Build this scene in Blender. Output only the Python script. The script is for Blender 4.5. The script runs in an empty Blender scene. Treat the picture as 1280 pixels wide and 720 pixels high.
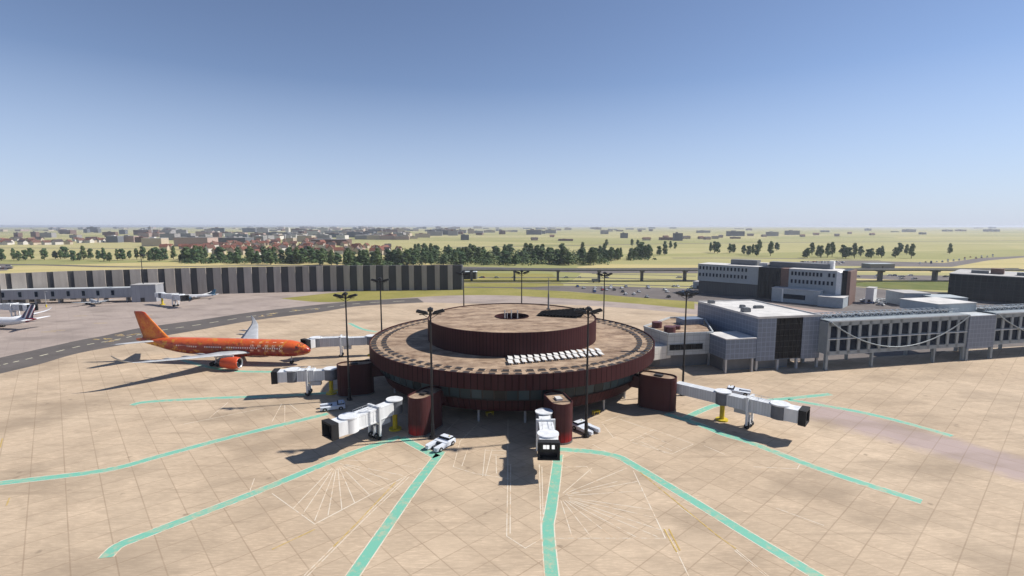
import bpy, math, random
from mathutils import Vector, Matrix, noise as mnoise
R = math.radians
PI = math.pi
SC = bpy.context.scene
COL = SC.collection
rnd = random.Random(7)

# ------------------------------------------------------------------ camera model
EYE = 46.0                      # eye height above the apron in metres
FOC = 640.0                     # focal length for a 1280 px wide picture
PITCH = math.atan((360 - 282) / FOC)
_c, _s = math.cos(PITCH), math.sin(PITCH)

def at(px, py, z=0.0):
    """world point at height z seen at a pixel of the 1280x720 photograph"""
    u, v = px - 640, 360 - py
    d = (u, FOC * _c + v * _s, -FOC * _s + v * _c)
    t = (z - EYE) / d[2]
    return Vector((d[0] * t, d[1] * t, z))

def to_px(p):
    x, y, z = p[0], p[1], p[2] - EYE
    dep = y * _c - z * _s
    return 640 + FOC * x / dep, 360 - FOC * (y * _s + z * _c) / dep

# ------------------------------------------------------------------ tagging
def tag(o, label=None, cat=None, group=None, kind=None):
    if label: o['label'] = label
    if cat: o['category'] = cat
    if group: o['group'] = group
    if kind: o['kind'] = kind
    return o

def empty(name, loc, rz=0.0, label=None, cat=None, group=None, sc=1.0):
    o = bpy.data.objects.new(name, None)
    o.empty_display_size = 0.5
    COL.objects.link(o)
    o.location = loc
    o.rotation_euler = (0, 0, rz)
    o.scale = (sc, sc, sc)
    tag(o, label, cat, group)
    return o

def kids(o):
    return [c for c in o.children]

def copy_tree(o, parent=None):
    ch = kids(o)
    c = o.copy()
    COL.objects.link(c)
    c.parent = parent
    for k in ch:
        copy_tree(k, c)
    return c

ORD = ['first', 'second', 'third', 'fourth', 'fifth', 'sixth', 'seventh', 'eighth', 'ninth', 'tenth', 'eleventh', 'twelfth',
       'thirteenth', 'fourteenth', 'fifteenth', 'sixteenth', 'seventeenth', 'eighteenth', 'nineteenth', 'twentieth',
       'twenty-first', 'twenty-second', 'twenty-third', 'twenty-fourth', 'twenty-fifth', 'twenty-sixth', 'twenty-seventh',
       'twenty-eighth', 'twenty-ninth', 'thirtieth', 'thirty-first', 'thirty-second', 'thirty-third', 'thirty-fourth']

# ------------------------------------------------------------------ mesh builder
class MB:
    def __init__(self):
        self.v, self.f, self.m, self.sm = [], [], [], []

    def add(self, vs, fs, mi=0, smooth=False):
        b = len(self.v)
        self.v += [tuple(p) for p in vs]
        for f in fs:
            self.f.append(tuple(b + i for i in f))
            self.m.append(mi)
            self.sm.append(smooth)
        return self

    def box(self, c, s, rz=0.0, mi=0, M=None):
        hx, hy, hz = s[0] / 2, s[1] / 2, s[2] / 2
        vs = [Vector((x, y, z)) for x in (-hx, hx) for y in (-hy, hy) for z in (-hz, hz)]
        m = Matrix.Translation(c) @ (M if M is not None else Matrix.Rotation(rz, 4, 'Z'))
        vs = [m @ p for p in vs]
        self.add(vs, [(0, 1, 3, 2), (4, 6, 7, 5), (0, 4, 5, 1), (2, 3, 7, 6), (0, 2, 6, 4), (1, 5, 7, 3)], mi)
        return self

    def bar(self, a, b, w, h, mi=0):
        """square bar from a to b"""
        a, b = Vector(a), Vector(b)
        d = b - a
        L = d.length
        q = d.to_track_quat('X', 'Z').to_matrix().to_4x4()
        return self.box((a + b) / 2, (L, w, h), M=q, mi=mi)

    def prism(self, pts, z0, z1, mi=0, top=None, cap=True):
        n = len(pts)
        ar = sum(pts[i][0] * pts[(i + 1) % n][1] - pts[(i + 1) % n][0] * pts[i][1] for i in range(n))
        if ar < 0: pts = list(reversed(pts))
        vs = [(p[0], p[1], z0) for p in pts] + [(p[0], p[1], z1) for p in pts]
        fs = [(i, (i + 1) % n, n + (i + 1) % n, n + i) for i in range(n)]
        self.add(vs, fs, mi)
        if cap:
            self.add(vs, [tuple(range(n, 2 * n)), tuple(reversed(range(n)))], mi if top is None else top)
        return self

    def sheet(self, pts, z, mi=0):
        n = len(pts)
        ar = sum(pts[i][0] * pts[(i + 1) % n][1] - pts[(i + 1) % n][0] * pts[i][1] for i in range(n))
        if ar < 0: pts = list(reversed(pts))
        return self.add([(p[0], p[1], z) for p in pts], [tuple(range(n))], mi)

    def tube(self, a, b, r0, r1=None, n=10, mi=0, cap=True, smooth=True):
        r1 = r0 if r1 is None else r1
        a, b = Vector(a), Vector(b)
        q = (b - a).to_track_quat('Z', 'X').to_matrix()
        vs = []
        for p, r in ((a, r0), (b, r1)):
            for i in range(n):
                t = 2 * PI * i / n
                vs.append(p + q @ Vector((r * math.cos(t), r * math.sin(t), 0)))
        self.add(vs, [(i, (i + 1) % n, n + (i + 1) % n, n + i) for i in range(n)], mi, smooth)
        if cap:
            self.add(vs, [tuple(reversed(range(n))), tuple(range(n, 2 * n))], mi)
        return self

    def lathe(self, prof, c=(0, 0, 0), n=64, mi=0, smooth=False, closed=False):
        """profile of (r, z) turned round a vertical axis"""
        vs = []
        for r, z in prof:
            for i in range(n):
                t = 2 * PI * i / n
                vs.append((c[0] + r * math.cos(t), c[1] + r * math.sin(t), c[2] + z))
        fs = []
        m = len(prof)
        for k in range(m if closed else m - 1):
            k2 = (k + 1) % m
            for i in range(n):
                j = (i + 1) % n
                fs.append((k * n + i, k * n + j, k2 * n + j, k2 * n + i))
        return self.add(vs, fs, mi, smooth)

    def disc(self, r, z, c=(0, 0, 0), n=64, mi=0, up=True):
        vs = [(c[0] + r * math.cos(2 * PI * i / n), c[1] + r * math.sin(2 * PI * i / n), c[2] + z) for i in range(n)]
        f = tuple(range(n))
        return self.add(vs, [f if up else tuple(reversed(f))], mi)

    def loft(self, rings, mi=0, smooth=True, cap=True):
        n = len(rings[0])
        vs = [p for r in rings for p in r]
        fs = []
        for k in range(len(rings) - 1):
            for i in range(n):
                j = (i + 1) % n
                fs.append((k * n + i, k * n + j, (k + 1) * n + j, (k + 1) * n + i))
        self.add(vs, fs, mi, smooth)
        if cap:
            m = len(rings) - 1
            self.add(vs, [tuple(reversed(range(n))), tuple(range(m * n, (m + 1) * n))], mi)
        return self

    def build(self, name, mats, parent=None, world=False):
        """world=True: the vertices are in world space and the parent is an unrotated Empty"""
        me = bpy.data.meshes.new(name)
        vs = self.v
        if world and parent is not None:
            p = parent
            off = Vector((0, 0, 0))
            while p is not None:
                off += Vector(p.location); p = p.parent
            vs = [(a - off.x, b - off.y, c - off.z) for a, b, c in vs]
        me.from_pydata(vs, [], self.f)
        if not isinstance(mats, (list, tuple)): mats = [mats]
        for m in mats: me.materials.append(m)
        me.polygons.foreach_set('material_index', self.m)
        me.polygons.foreach_set('use_smooth', self.sm)
        me.update()
        o = bpy.data.objects.new(name, me)
        COL.objects.link(o)
        o.parent = parent
        return o

def fix_normals(o):
    import bmesh
    bm = bmesh.new(); bm.from_mesh(o.data)
    bmesh.ops.recalc_face_normals(bm, faces=bm.faces)
    bm.to_mesh(o.data); bm.free()
    return o

def bevel(o, w, seg=2):
    m = o.modifiers.new('bevel', 'BEVEL'); m.width = w; m.segments = seg; m.limit_method = 'ANGLE'; m.angle_limit = R(40)
    return o

# ------------------------------------------------------------------ materials
class NT:
    def __init__(self, name):
        self.mat = bpy.data.materials.new(name)
        self.mat.use_nodes = True
        self.t = self.mat.node_tree
        self.b = self.t.nodes['Principled BSDF']
        self.tc = None
    def n(self, typ, **kw):
        nd = self.t.nodes.new(typ)
        for k, v in kw.items(): setattr(nd, k, v)
        return nd
    def l(self, a, b): self.t.links.new(a, b)
    def setin(self, nd, key, v):
        s = nd.inputs[key]
        if hasattr(v, 'is_linked') or isinstance(v, bpy.types.NodeSocket): self.l(v, s)
        else: s.default_value = v
    def coord(self, kind='Object'):
        if self.tc is None: self.tc = self.n('ShaderNodeTexCoord')
        return self.tc.outputs[kind]
    def mapping(self, vec, scale=(1, 1, 1), rot=(0, 0, 0), loc=(0, 0, 0)):
        m = self.n('ShaderNodeMapping')
        self.l(vec, m.inputs['Vector'])
        m.inputs['Scale'].default_value = scale; m.inputs['Rotation'].default_value = rot; m.inputs['Location'].default_value = loc
        return m.outputs[0]
    def noise(self, vec, scale, detail=4, rough=.6, out='Fac'):
        nd = self.n('ShaderNodeTexNoise')
        self.l(vec, nd.inputs['Vector'])
        nd.inputs['Scale'].default_value = scale; nd.inputs['Detail'].default_value = detail; nd.inputs['Roughness'].default_value = rough
        return nd.outputs[out]
    def vor(self, vec, scale, feature='F1', out='Distance', rand=1.0):
        nd = self.n('ShaderNodeTexVoronoi', feature=feature)
        self.l(vec, nd.inputs['Vector'])
        nd.inputs['Scale'].default_value = scale; nd.inputs['Randomness'].default_value = rand
        return nd.outputs[out]
    def math(self, op, a, b=0.0, c=0.0, clamp=False):
        nd = self.n('ShaderNodeMath', operation=op); nd.use_clamp = clamp
        for i, v in enumerate((a, b, c)): self.setin(nd, i, v)
        return nd.outputs[0]
    def ramp(self, fac, lo, hi, a=0.0, b=1.0):
        nd = self.n('ShaderNodeMapRange'); nd.clamp = True
        self.l(fac, nd.inputs['Value'])
        nd.inputs['From Min'].default_value = lo; nd.inputs['From Max'].default_value = hi
        nd.inputs['To Min'].default_value = a; nd.inputs['To Max'].default_value = b
        return nd.outputs[0]
    def mix(self, fac, a, b, blend='MIX'):
        nd = self.n('ShaderNodeMix', data_type='RGBA', blend_type=blend)
        self.setin(nd, 0, fac)
        for i, v in ((6, a), (7, b)):
            if isinstance(v, bpy.types.NodeSocket): self.l(v, nd.inputs[i])
            else: nd.inputs[i].default_value = (*v[:3], 1)
        return nd.outputs[2]
    def sep(self, vec):
        nd = self.n('ShaderNodeSeparateXYZ'); self.l(vec, nd.inputs[0])
        return nd.outputs
    def bump(self, h, strength=.3, dist=.05):
        nd = self.n('ShaderNodeBump')
        nd.inputs['Strength'].default_value = strength; nd.inputs['Distance'].default_value = dist
        self.l(h, nd.inputs['Height']); self.l(nd.outputs[0], self.b.inputs['Normal'])
    def done(self, col, rough=.7, metal=0.0, spec=.35):
        if isinstance(col, bpy.types.NodeSocket): self.l(col, self.b.inputs['Base Color'])
        else: self.b.inputs['Base Color'].default_value = (*col[:3], 1)
        self.setin(self.b, 'Roughness', rough); self.setin(self.b, 'Metallic', metal)
        self.b.inputs['Specular IOR Level'].default_value = spec
        return self.mat

def mul(c, k): return tuple(min(1, x * k) for x in c)

def plain(name, col, rough=.6, metal=0.0, var=.12, scale=.6, spec=.35, streak=False, rand=0.0):
    t = NT(name)
    co = t.coord()
    vec = t.mapping(co, (1, 1, .15)) if streak else co
    n = t.noise(vec, scale, 5)
    c = t.mix(t.ramp(n, .3, .7), mul(col, 1 - var), mul(col, 1 + var))
    if rand:
        oi = t.n('ShaderNodeObjectInfo')
        c = t.mix(t.math('MULTIPLY', oi.outputs['Random'], rand), c, mul(col, .45))
    return t.done(c, t.ramp(n, .2, .8, max(.02, rough - .08), min(1, rough + .08)), metal, spec)

def ribbed(name, col, pitch, axis=0, line=.55, rough=.55, var=.12, width=.12, angular=None, metal=0.0, spec=.35):
    """vertical cladding joints every PITCH metres along an axis (or ANGULAR joints round the z axis)"""
    t = NT(name)
    co = t.coord()
    s = t.sep(co)
    if angular:
        a = t.math('ARCTAN2', s[1], s[0])
        u = t.math('MULTIPLY', a, angular / (2 * PI))
    else:
        u = t.math('DIVIDE', s[axis], pitch)
    fr = t.math('FRACT', t.math('ADD', u, 1000.0))
    d = t.math('ABSOLUTE', t.math('SUBTRACT', fr, .5))
    ln = t.ramp(d, .5 - width, .5 - width * .4)
    cell = t.math('FLOOR', t.math('ADD', u, 1000.0))
    wn = t.n('ShaderNodeTexWhiteNoise', noise_dimensions='1D'); t.l(cell, wn.inputs['W'])
    n = t.noise(t.mapping(co, (1, 1, .2)), .35, 5)
    c = t.mix(t.ramp(n, .3, .7), mul(col, 1 - var), mul(col, 1 + var))
    c = t.mix(t.math('MULTIPLY', wn.outputs[0], .22), c, mul(col, .5))
    c = t.mix(ln, c, mul(col, line))
    t.bump(ln, .4, -.05)
    return t.done(c, rough, metal, spec)

def panelled(name, col, px, pz, line=.6, ang=0.0, rough=.5, var=.08, lw=.05, spec=.4, jitter=.2):
    """flat facade panels with a grid of joints; ANG turns the horizontal axis of the facade"""
    t = NT(name)
    co = t.coord()
    v = t.mapping(co, (1, 1, 1), (0, 0, -ang))
    s = t.sep(v)
    # faces of both horizontal directions: use x+y in the turned frame
    geo = t.n('ShaderNodeNewGeometry')
    h = t.math('ADD', s[0], s[1])
    def line_of(q, p):
        u = t.math('ADD', t.math('DIVIDE', q, p), 500.0)
        fr = t.math('FRACT', u)
        d = t.math('ABSOLUTE', t.math('SUBTRACT', fr, .5))
        return t.ramp(d, .5 - lw / p, .5 - .4 * lw / p), t.math('FLOOR', u)
    l1, c1 = line_of(h, px)
    l2, c2 = line_of(s[2], pz)
    cmb = t.n('ShaderNodeCombineXYZ'); t.l(c1, cmb.inputs[0]); t.l(c2, cmb.inputs[1])
    wn = t.n('ShaderNodeTexWhiteNoise', noise_dimensions='3D'); t.l(cmb.outputs[0], wn.inputs['Vector'])
    n = t.noise(co, .4, 5)
    c = t.mix(t.ramp(n, .3, .7), mul(col, 1 - var), mul(col, 1 + var))
    c = t.mix(t.math('MULTIPLY', wn.outputs[0], jitter), c, mul(col, .55))
    c = t.mix(t.math('MAXIMUM', l1, l2), c, mul(col, line))
    return t.done(c, rough, 0, spec)

M = {}
def make_materials():
    # ---- ground
    def concrete(name, col, col2, joint, ang, pitch, streak=1.0, jstr=.55, band=None):
        t = NT(name)
        co = t.coord()
        v = t.mapping(co, (1, 1, 1), (0, 0, -ang))
        s = t.sep(v)
        lines = None; cells = []
        for q in (s[0], s[1]):
            u = t.math('ADD', t.math('DIVIDE', q, pitch), 1000.37)
            fr = t.math('FRACT', u)
            d = t.math('ABSOLUTE', t.math('SUBTRACT', fr, .5))
            ln = t.ramp(d, .5 - .022, .5 - .012)
            lines = ln if lines is None else t.math('MAXIMUM', lines, ln)
            cells.append(t.math('FLOOR', u))
        cmb = t.n('ShaderNodeCombineXYZ'); t.l(cells[0], cmb.inputs[0]); t.l(cells[1], cmb.inputs[1])
        wn = t.n('ShaderNodeTexWhiteNoise', noise_dimensions='3D'); t.l(cmb.outputs[0], wn.inputs['Vector'])
        big = t.noise(co, .035, 6, .6)
        mid = t.noise(t.mapping(co, (.35, 1, 1), (0, 0, R(-12))), .5, 6, .65)
        fine = t.noise(t.mapping(co, (.28, 1.6, 1)), 2.2, 3, .7)
        c = t.mix(t.ramp(big, .36, .64), col, col2)
        c = t.mix(t.math('MULTIPLY', t.ramp(mid, .35, .75), .46 * streak), c, mul(col2, .62))
        c = t.mix(t.math('MULTIPLY', t.ramp(fine, .45, .75), .36 * streak), c, mul(col, .62))
        c = t.mix(t.math('MULTIPLY', t.ramp(fine, .5, .25), .38 * streak), c, mul(col, 1.45))
        c = t.mix(t.math('MULTIPLY', wn.outputs[0], .26), c, mul(col, .60))
        c = t.mix(t.math('MULTIPLY', t.ramp(wn.outputs[0], .955, .96), .22), c, mul(col, 1.1))
        # tyre rubber: long thin dark smears in two directions
        for q, (ang2, sx) in enumerate(((R(60), .05), (R(118), .04), (R(5), .06))):
            ru = t.noise(t.mapping(co, (sx, 1.1, 1), (0, 0, ang2), (q * 31, 0, 0)), .42, 4, .6)
            c = t.mix(t.math('MULTIPLY', t.ramp(ru, .60, .76), .34 * streak), c, mul(col2, .42))
        # small round oil drips
        od = t.vor(co, .16, 'F1'); dn = t.noise(co, 1.7, 3)
        c = t.mix(t.math('MULTIPLY', t.ramp(t.math('ADD', od, t.math('MULTIPLY', dn, .16)), .17, .12), .5), c, mul(col2, .35))
        if band:
            a0, a1 = band
            d = (a1 - a0).normalized()
            along = t.math('ADD', t.math('MULTIPLY', t.sep(co)[0], d.x), t.math('MULTIPLY_ADD', t.sep(co)[1], d.y, -(a0.x * d.x + a0.y * d.y)))
            acr = t.math('ABSOLUTE', t.math('ADD', t.math('MULTIPLY', t.sep(co)[0], -d.y), t.math('MULTIPLY_ADD', t.sep(co)[1], d.x, -(-a0.x * d.y + a0.y * d.x))))
            wob = t.math('MULTIPLY', t.math('SUBTRACT', t.noise(co, .25, 5, .7), .5), 9.0)
            f = t.math('MULTIPLY', t.ramp(t.math('ADD', acr, wob), 8.5, 4.0), t.ramp(t.math('ADD', along, wob), -4, 4))
            c = t.mix(t.math('MULTIPLY', f, .85), c, (.37, .29, .275))
        # soft oil and tyre stains
        st = t.noise(t.mapping(co, (.6, 1, 1), (0, 0, R(25))), .075, 4, .55)
        c = t.mix(t.math('MULTIPLY', t.ramp(st, .49, .68), .52), c, mul(col2, .48))
        jn = t.ramp(t.noise(co, .12, 3), .25, .7, .45, 1.0)
        c = t.mix(t.math('MULTIPLY', t.math('MULTIPLY', lines, jn), jstr), c, joint)
        return t.done(c, .85, 0, .2)
    M['apron'] = concrete('tan_concrete', (.57, .447, .318), (.455, .348, .242), (.22, .155, .10), R(41.8), 4.8, band=(at(1000, 507), at(1280, 586)))
    M['apron_pink'] = concrete('pale_rose_concrete', (.40, .33, .285), (.34, .28, .245), (.22, .18, .16), R(41.8), 4.8, .6, .4)
    M['apron_streak'] = concrete('greyed_concrete', (.44, .33, .28), (.39, .30, .265), (.24, .17, .13), R(41.8), 4.8, .8, .5)
    t = NT('asphalt'); co = t.coord()
    a = t.noise(co, .08, 5); b = t.noise(t.mapping(co, (.3, 1, 1)), 1.4, 4, .7)
    c = t.mix(t.ramp(a, .3, .7), (.085, .075, .07), (.13, .115, .105)); c = t.mix(t.math('MULTIPLY', t.ramp(b, .5, .8), .4), c, (.2, .18, .16))
    M['asphalt'] = t.done(c, .9, 0, .2)
    t = NT('lot_asphalt'); co = t.coord()
    a = t.noise(co, .05, 5); b = t.noise(co, .35, 4, .7)
    c = t.mix(t.ramp(a, .3, .7), (.11, .095, .088), (.16, .14, .13)); c = t.mix(t.math('MULTIPLY', t.ramp(b, .5, .7), .35), c, (.22, .2, .18))
    M['lot'] = t.done(c, .9, 0, .2)
    t = NT('mown_grass'); co = t.coord()
    a = t.noise(co, .03, 6, .65); b = t.noise(co, .6, 4, .7)
    c = t.mix(t.ramp(a, .3, .7), (.20, .19, .048), (.34, .29, .10)); c = t.mix(t.math('MULTIPLY', t.ramp(b, .4, .7), .4), c, (.12, .13, .03))
    M['grass'] = t.done(c, .95, 0, .1)
    t = NT('green_grass'); co = t.coord()
    a = t.noise(co, .05, 6, .65)
    c = t.mix(t.ramp(a, .3, .7), (.09, .12, .03), (.17, .17, .05))
    M['grass_green'] = t.done(c, .95, 0, .1)
    # fields: patchwork of straw and green, long strips
    t = NT('fields'); co = t.coord()
    w = t.noise(co, .0012, 3, .5, 'Color')
    vec = t.n('ShaderNodeVectorMath', operation='MULTIPLY_ADD'); t.l(w, vec.inputs[0]); vec.inputs[1].default_value = (260, 260, 0); t.l(co, vec.inputs[2])
    cell = t.vor(t.mapping(vec.outputs[0], (.55, 1.5, 0), (0, 0, R(8))), .0022, 'F1', 'Color')
    cs = t.sep(cell)
    c = t.mix(t.ramp(cs[0], .15, .85), (.40, .355, .17), (.265, .262, .105))
    c = t.mix(t.math('MULTIPLY', t.ramp(cs[1], .62, .95), .6), c, (.40, .36, .19))
    n1 = t.noise(t.mapping(co, (.2, 1, 1)), .012, 6, .65); n2 = t.noise(co, .0045, 5, .6)
    c = t.mix(t.math('MULTIPLY', t.ramp(n1, .45, .75), .5), c, (.22, .23, .085))
    c = t.mix(t.math('MULTIPLY', t.ramp(n2, .52, .7), .55), c, (.40, .355, .18))
    M['fields'] = t.done(c, .95, 0, .1)
    t = NT('straw_verge'); co = t.coord()
    a = t.noise(t.mapping(co, (.3, 1, 1)), .03, 6, .65)
    c = t.mix(t.ramp(a, .3, .7), (.50, .41, .20), (.38, .33, .14))
    M['straw'] = t.done(c, .95, 0, .1)
    # ---- markings
    def paint(name, col, wear=.45, base=(.55, .41, .27)):
        t = NT(name); co = t.coord()
        a = t.noise(co, .9, 5, .7); b = t.noise(co, .12, 3)
        f = t.math('MULTIPLY', t.ramp(t.math('ADD', a, t.math('MULTIPLY', b, .5)), .72, .98), wear)
        return t.done(t.mix(f, col, base), .6, 0, .3)
    M['teal'] = paint('teal_paint', (.165, .43, .32), .7)
    M['white_line'] = paint('white_line_paint', (.64, .57, .46), 1.7)
    M['yellow_line'] = paint('yellow_line_paint', (.46, .32, .09), 1.6)
    M['dash'] = paint('taxi_line_paint', (.62, .58, .42), .5, (.12, .11, .1))
    # ---- terminal
    M['maroon_ring'] = ribbed('maroon_cladding', (.054, .0195, .0205), 1, angular=168, line=.3, width=.1, rough=.6, spec=.06)
    M['maroon'] = ribbed('maroon_tower_cladding', (.062, .022, .023), .9, axis=1, line=.4, width=.08, rough=.6, spec=.08)
    t = NT('gravel_roof'); co = t.coord()
    a = t.noise(t.mapping(co, (.7, 1.15, 1)), .26, 8, .72); b = t.noise(t.mapping(co, (.6, 1.3, 1)), 1.0, 6, .75); d = t.noise(t.mapping(co, (.6, 1.2, 1)), .11, 5)
    c = t.mix(t.ramp(a, .38, .62), (.155, .10, .066), (.46, .34, .235))
    c = t.mix(t.math('MULTIPLY', t.ramp(b, .45, .72), .6), c, (.13, .085, .06))
    c = t.mix(t.math('MULTIPLY', t.ramp(d, .48, .64), .4), c, (.42, .32, .23))
    M['roof'] = t.done(c, .9, 0, .2)
    M['hatch'] = plain('dark_hatch', (.035, .03, .028), .6)
    M['hatch_lip'] = plain('hatch_curb', (.38, .29, .21), .8)
    t = NT('terminal_glass'); co = t.coord()
    oi = t.n('ShaderNodeObjectInfo')
    c = t.mix(oi.outputs['Random'], (.006, .011, .014), (.05, .078, .088))
    M['glass'] = t.done(c, .25, 0, .22)
    M['dark_glass'] = plain('dark_glazing', (.008, .010, .014), .3, var=.4, scale=.4, spec=.12)
    M['mullion'] = plain('dark_mullion', (.02, .018, .018), .5)
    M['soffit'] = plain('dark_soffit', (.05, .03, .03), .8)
    M['skylight'] = plain('white_skylight_panel', (.56, .555, .54), .7, var=.18, spec=.1)
    M['black_panel'] = plain('black_roof_panel', (.008, .008, .009), .9, spec=.02)
    M['steel'] = plain('grey_steel', (.42, .43, .44), .45, .3)
    M['dark_steel'] = plain('dark_steel', (.022, .022, .024), .5, .2)
    # ---- jet bridges, vehicles
    M['jb_white'] = ribbed('white_bridge_panel', (.62, .64, .655), .62, axis=0, line=.72, width=.1, rough=.45, var=.06)
    M['jb_plain'] = plain('white_bridge_shell', (.66, .675, .685), .45, var=.14, scale=.8, streak=True)
    M['jb_grey'] = plain('slate_grey_shutter', (.13, .14, .16), .5, var=.15)
    M['rubber'] = plain('black_rubber', (.014, .014, .015), .75)
    M['yellow'] = plain('yellow_paint', (.55, .42, .02), .5, var=.2)
    M['tug_white'] = plain('tug_white_paint', (.62, .66, .72), .35, var=.08)
    M['tug_dark'] = plain('tug_dark_deck', (.05, .055, .065), .6)
    M['lit_pane'] = plain('pale_lamp_glass', (.75, .76, .76), .3, var=.03)
    M['cab_light'] = plain('lit_cab_window', (.85, .86, .86), .3, var=.03); q = M['cab_light'].node_tree.nodes['Principled BSDF']; q.inputs['Emission Color'].default_value = (1, 1, 1, 1); q.inputs['Emission Strength'].default_value = .6
    # ---- right-hand buildings
    A1 = math.atan2(.19, .98)
    M['blue_panel'] = panelled('blue_grey_panels', (.155, .19, .25), 1.55, 1.55, line=1.5, rough=.4, lw=.11)
    M['pale_panel'] = panelled('pale_cladding', (.50, .53, .53), 2.6, 1.75, line=.55, rough=.5, lw=.07)
    M['link_panel'] = panelled('cream_link_panels', (.68, .66, .60), 2.2, 5, line=.6, lw=.07, jitter=.1)
    M['roof_white'] = plain('white_roof_membrane', (.55, .535, .51), .85, var=.18, scale=.25)
    M['roof_grey'] = plain('grey_roof_membrane', (.40, .39, .375), .85, var=.2, scale=.2)
    M['roof_brown'] = M['roof']
    M['walk_frame'] = plain('grey_green_cladding', (.27, .305, .32), .5, var=.1, scale=.5)
    M['walk_rail'] = plain('light_grey_tube', (.52, .55, .56), .45, .1)
    M['brace'] = plain('grey_tie_tube', (.24, .27, .285), .5, .1)
    M['pane'] = plain('near_black_pane', (.005, .012, .026), .45, var=.5, scale=.3, spec=.06)
    M['office'] = panelled('pale_blue_grey_facade', (.36, .39, .405), 2.2, 3.3, line=.8, rough=.6, lw=.06, jitter=.12)
    M['office_base'] = panelled('dark_slatted_plinth', (.10, .10, .10), 1.1, 8.0, line=.5, rough=.7, lw=.12)
    M['brown_brick'] = plain('brown_brick', (.17, .105, .085), .8, var=.15)
    M['white_wall'] = plain('white_render', (.74, .74, .72), .6, var=.06)
    M['grey_wall'] = plain('grey_render', (.36, .40, .42), .7, var=.1)
    M['plant_box'] = plain('dark_plant_casing', (.16, .165, .17), .6)
    t = NT('tinted_curtain_wall'); co = t.coord()
    v = t.sep(t.mapping(co))
    u = t.math('FRACT', t.math('ADD', t.math('DIVIDE', t.math('ADD', v[0], v[1]), 3.0), 300.)); w = t.math('FRACT', t.math('DIVIDE', v[2], 1.9))
    ln = t.math('MAXIMUM', t.ramp(u, .93, .95), t.ramp(w, .9, .93))
    n = t.noise(co, .12, 3)
    c = t.mix(t.ramp(n, .3, .7), (.008, .011, .016), (.018, .024, .03))
    M['curtain'] = t.done(t.mix(ln, c, (.02, .03, .038)), .35, 0, .12)
    M['wall_light'] = plain('pale_concrete_panel', (.41, .37, .325), .85, var=.16, scale=.5, streak=True, rand=.45)
    M['wall_dark'] = plain('charcoal_panel', (.055, .055, .056), .8, var=.15, scale=.5, streak=True)
    M['pier'] = ribbed('grey_pier_cladding', (.30, .31, .335), 2.4, axis=0, line=.8, width=.06, rough=.5)
    M['concrete'] = plain('grey_concrete', (.42, .40, .37), .85, var=.12, scale=.4)
    M['concrete_dark'] = plain('weathered_concrete', (.13, .125, .12), .85, var=.15, scale=.4)
    # ---- aircraft
    M['ac_white'] = plain('aircraft_white', (.72, .72, .72), .35, var=.04)
    M['ac_grey'] = plain('aircraft_grey', (.42, .44, .46), .4, var=.06)
    M['ac_dark'] = plain('aircraft_dark', (.03, .03, .035), .35)
    M['ac_window'] = plain('cabin_window_blind', (.85, .80, .74), .3, var=.05)
    M['fan'] = plain('engine_fan_blades', (.10, .10, .11), .4, .5)
    M['metal'] = plain('bare_metal', (.35, .35, .37), .3, .6)
    M['orange'] = plain('orange_nacelle', (.55, .075, .022), .35, var=.15, scale=.5)
    # ---- vegetation
    for i, cc in enumerate(((.050, .092, .042), (.064, .110, .048), (.080, .122, .050))):
        t = NT('leaves_' + 'abc'[i]); co = t.coord()
        oi = t.n('ShaderNodeObjectInfo')
        nz = t.noise(co, .7, 4, .7)
        c = t.mix(t.ramp(nz, .3, .7), mul(cc, .6), mul(cc, 1.6))
        c = t.mix(t.math('MULTIPLY', oi.outputs['Random'], .5), c, mul((cc[0] * 1.4, cc[1], cc[2] * .8), 1.1))
        M['leaf%d' % i] = t.done(c, .8, 0, .15)
    M['bark'] = plain('bark', (.10, .075, .055), .9)

def house_wall(name, col):
    t = NT(name); co = t.coord(); s = t.sep(co)
    u = t.math('FRACT', t.math('ADD', t.math('DIVIDE', t.math('ADD', s[0], s[1]), 3.4), 200.))
    w = t.math('FRACT', t.math('ADD', t.math('DIVIDE', s[2], 3.1), 50.))
    win = t.math('MULTIPLY', t.math('MULTIPLY', t.ramp(u, .30, .34), t.ramp(u, .68, .64)), t.math('MULTIPLY', t.ramp(w, .34, .38), t.ramp(w, .78, .74)))
    oi = t.n('ShaderNodeObjectInfo')
    c = t.mix(t.math('MULTIPLY', oi.outputs['Random'], .5), col, mul(col, .6))
    return t.done(t.mix(win, c, (.05, .055, .065)), .7, 0, .3)
# ------------------------------------------------------------------ the setting
def sheet(name, pts, z, m, kind='structure'):
    b = MB(); b.sheet([(p[0], p[1]) for p in pts], 0.0)
    o = b.build(name, m); o.location.z = z
    return tag(o, kind=kind)

def px(*pts):
    return [at(*p) for p in pts]

def strip_mb(b, pts, w, mi=0):
    """flat band of width w along a world polyline"""
    pts = [Vector((p[0], p[1])) for p in pts]
    L, Rr = [], []
    for i, p in enumerate(pts):
        a = pts[max(0, i - 1)]; c = pts[min(len(pts) - 1, i + 1)]
        d = (c - a).normalized(); n = Vector((-d.y, d.x))
        k = 1.0
        if 0 < i < len(pts) - 1:
            d1 = (p - a).normalized()
            k = 1 / max(.5, abs(d1.dot(d)))
        L.append(p + n * w / 2 * k); Rr.append(p - n * w / 2 * k)
    for i in range(len(pts) - 1):
        b.add([(*Rr[i], 0), (*Rr[i + 1], 0), (*L[i + 1], 0), (*L[i], 0)], [(0, 1, 2, 3)], mi)

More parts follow.
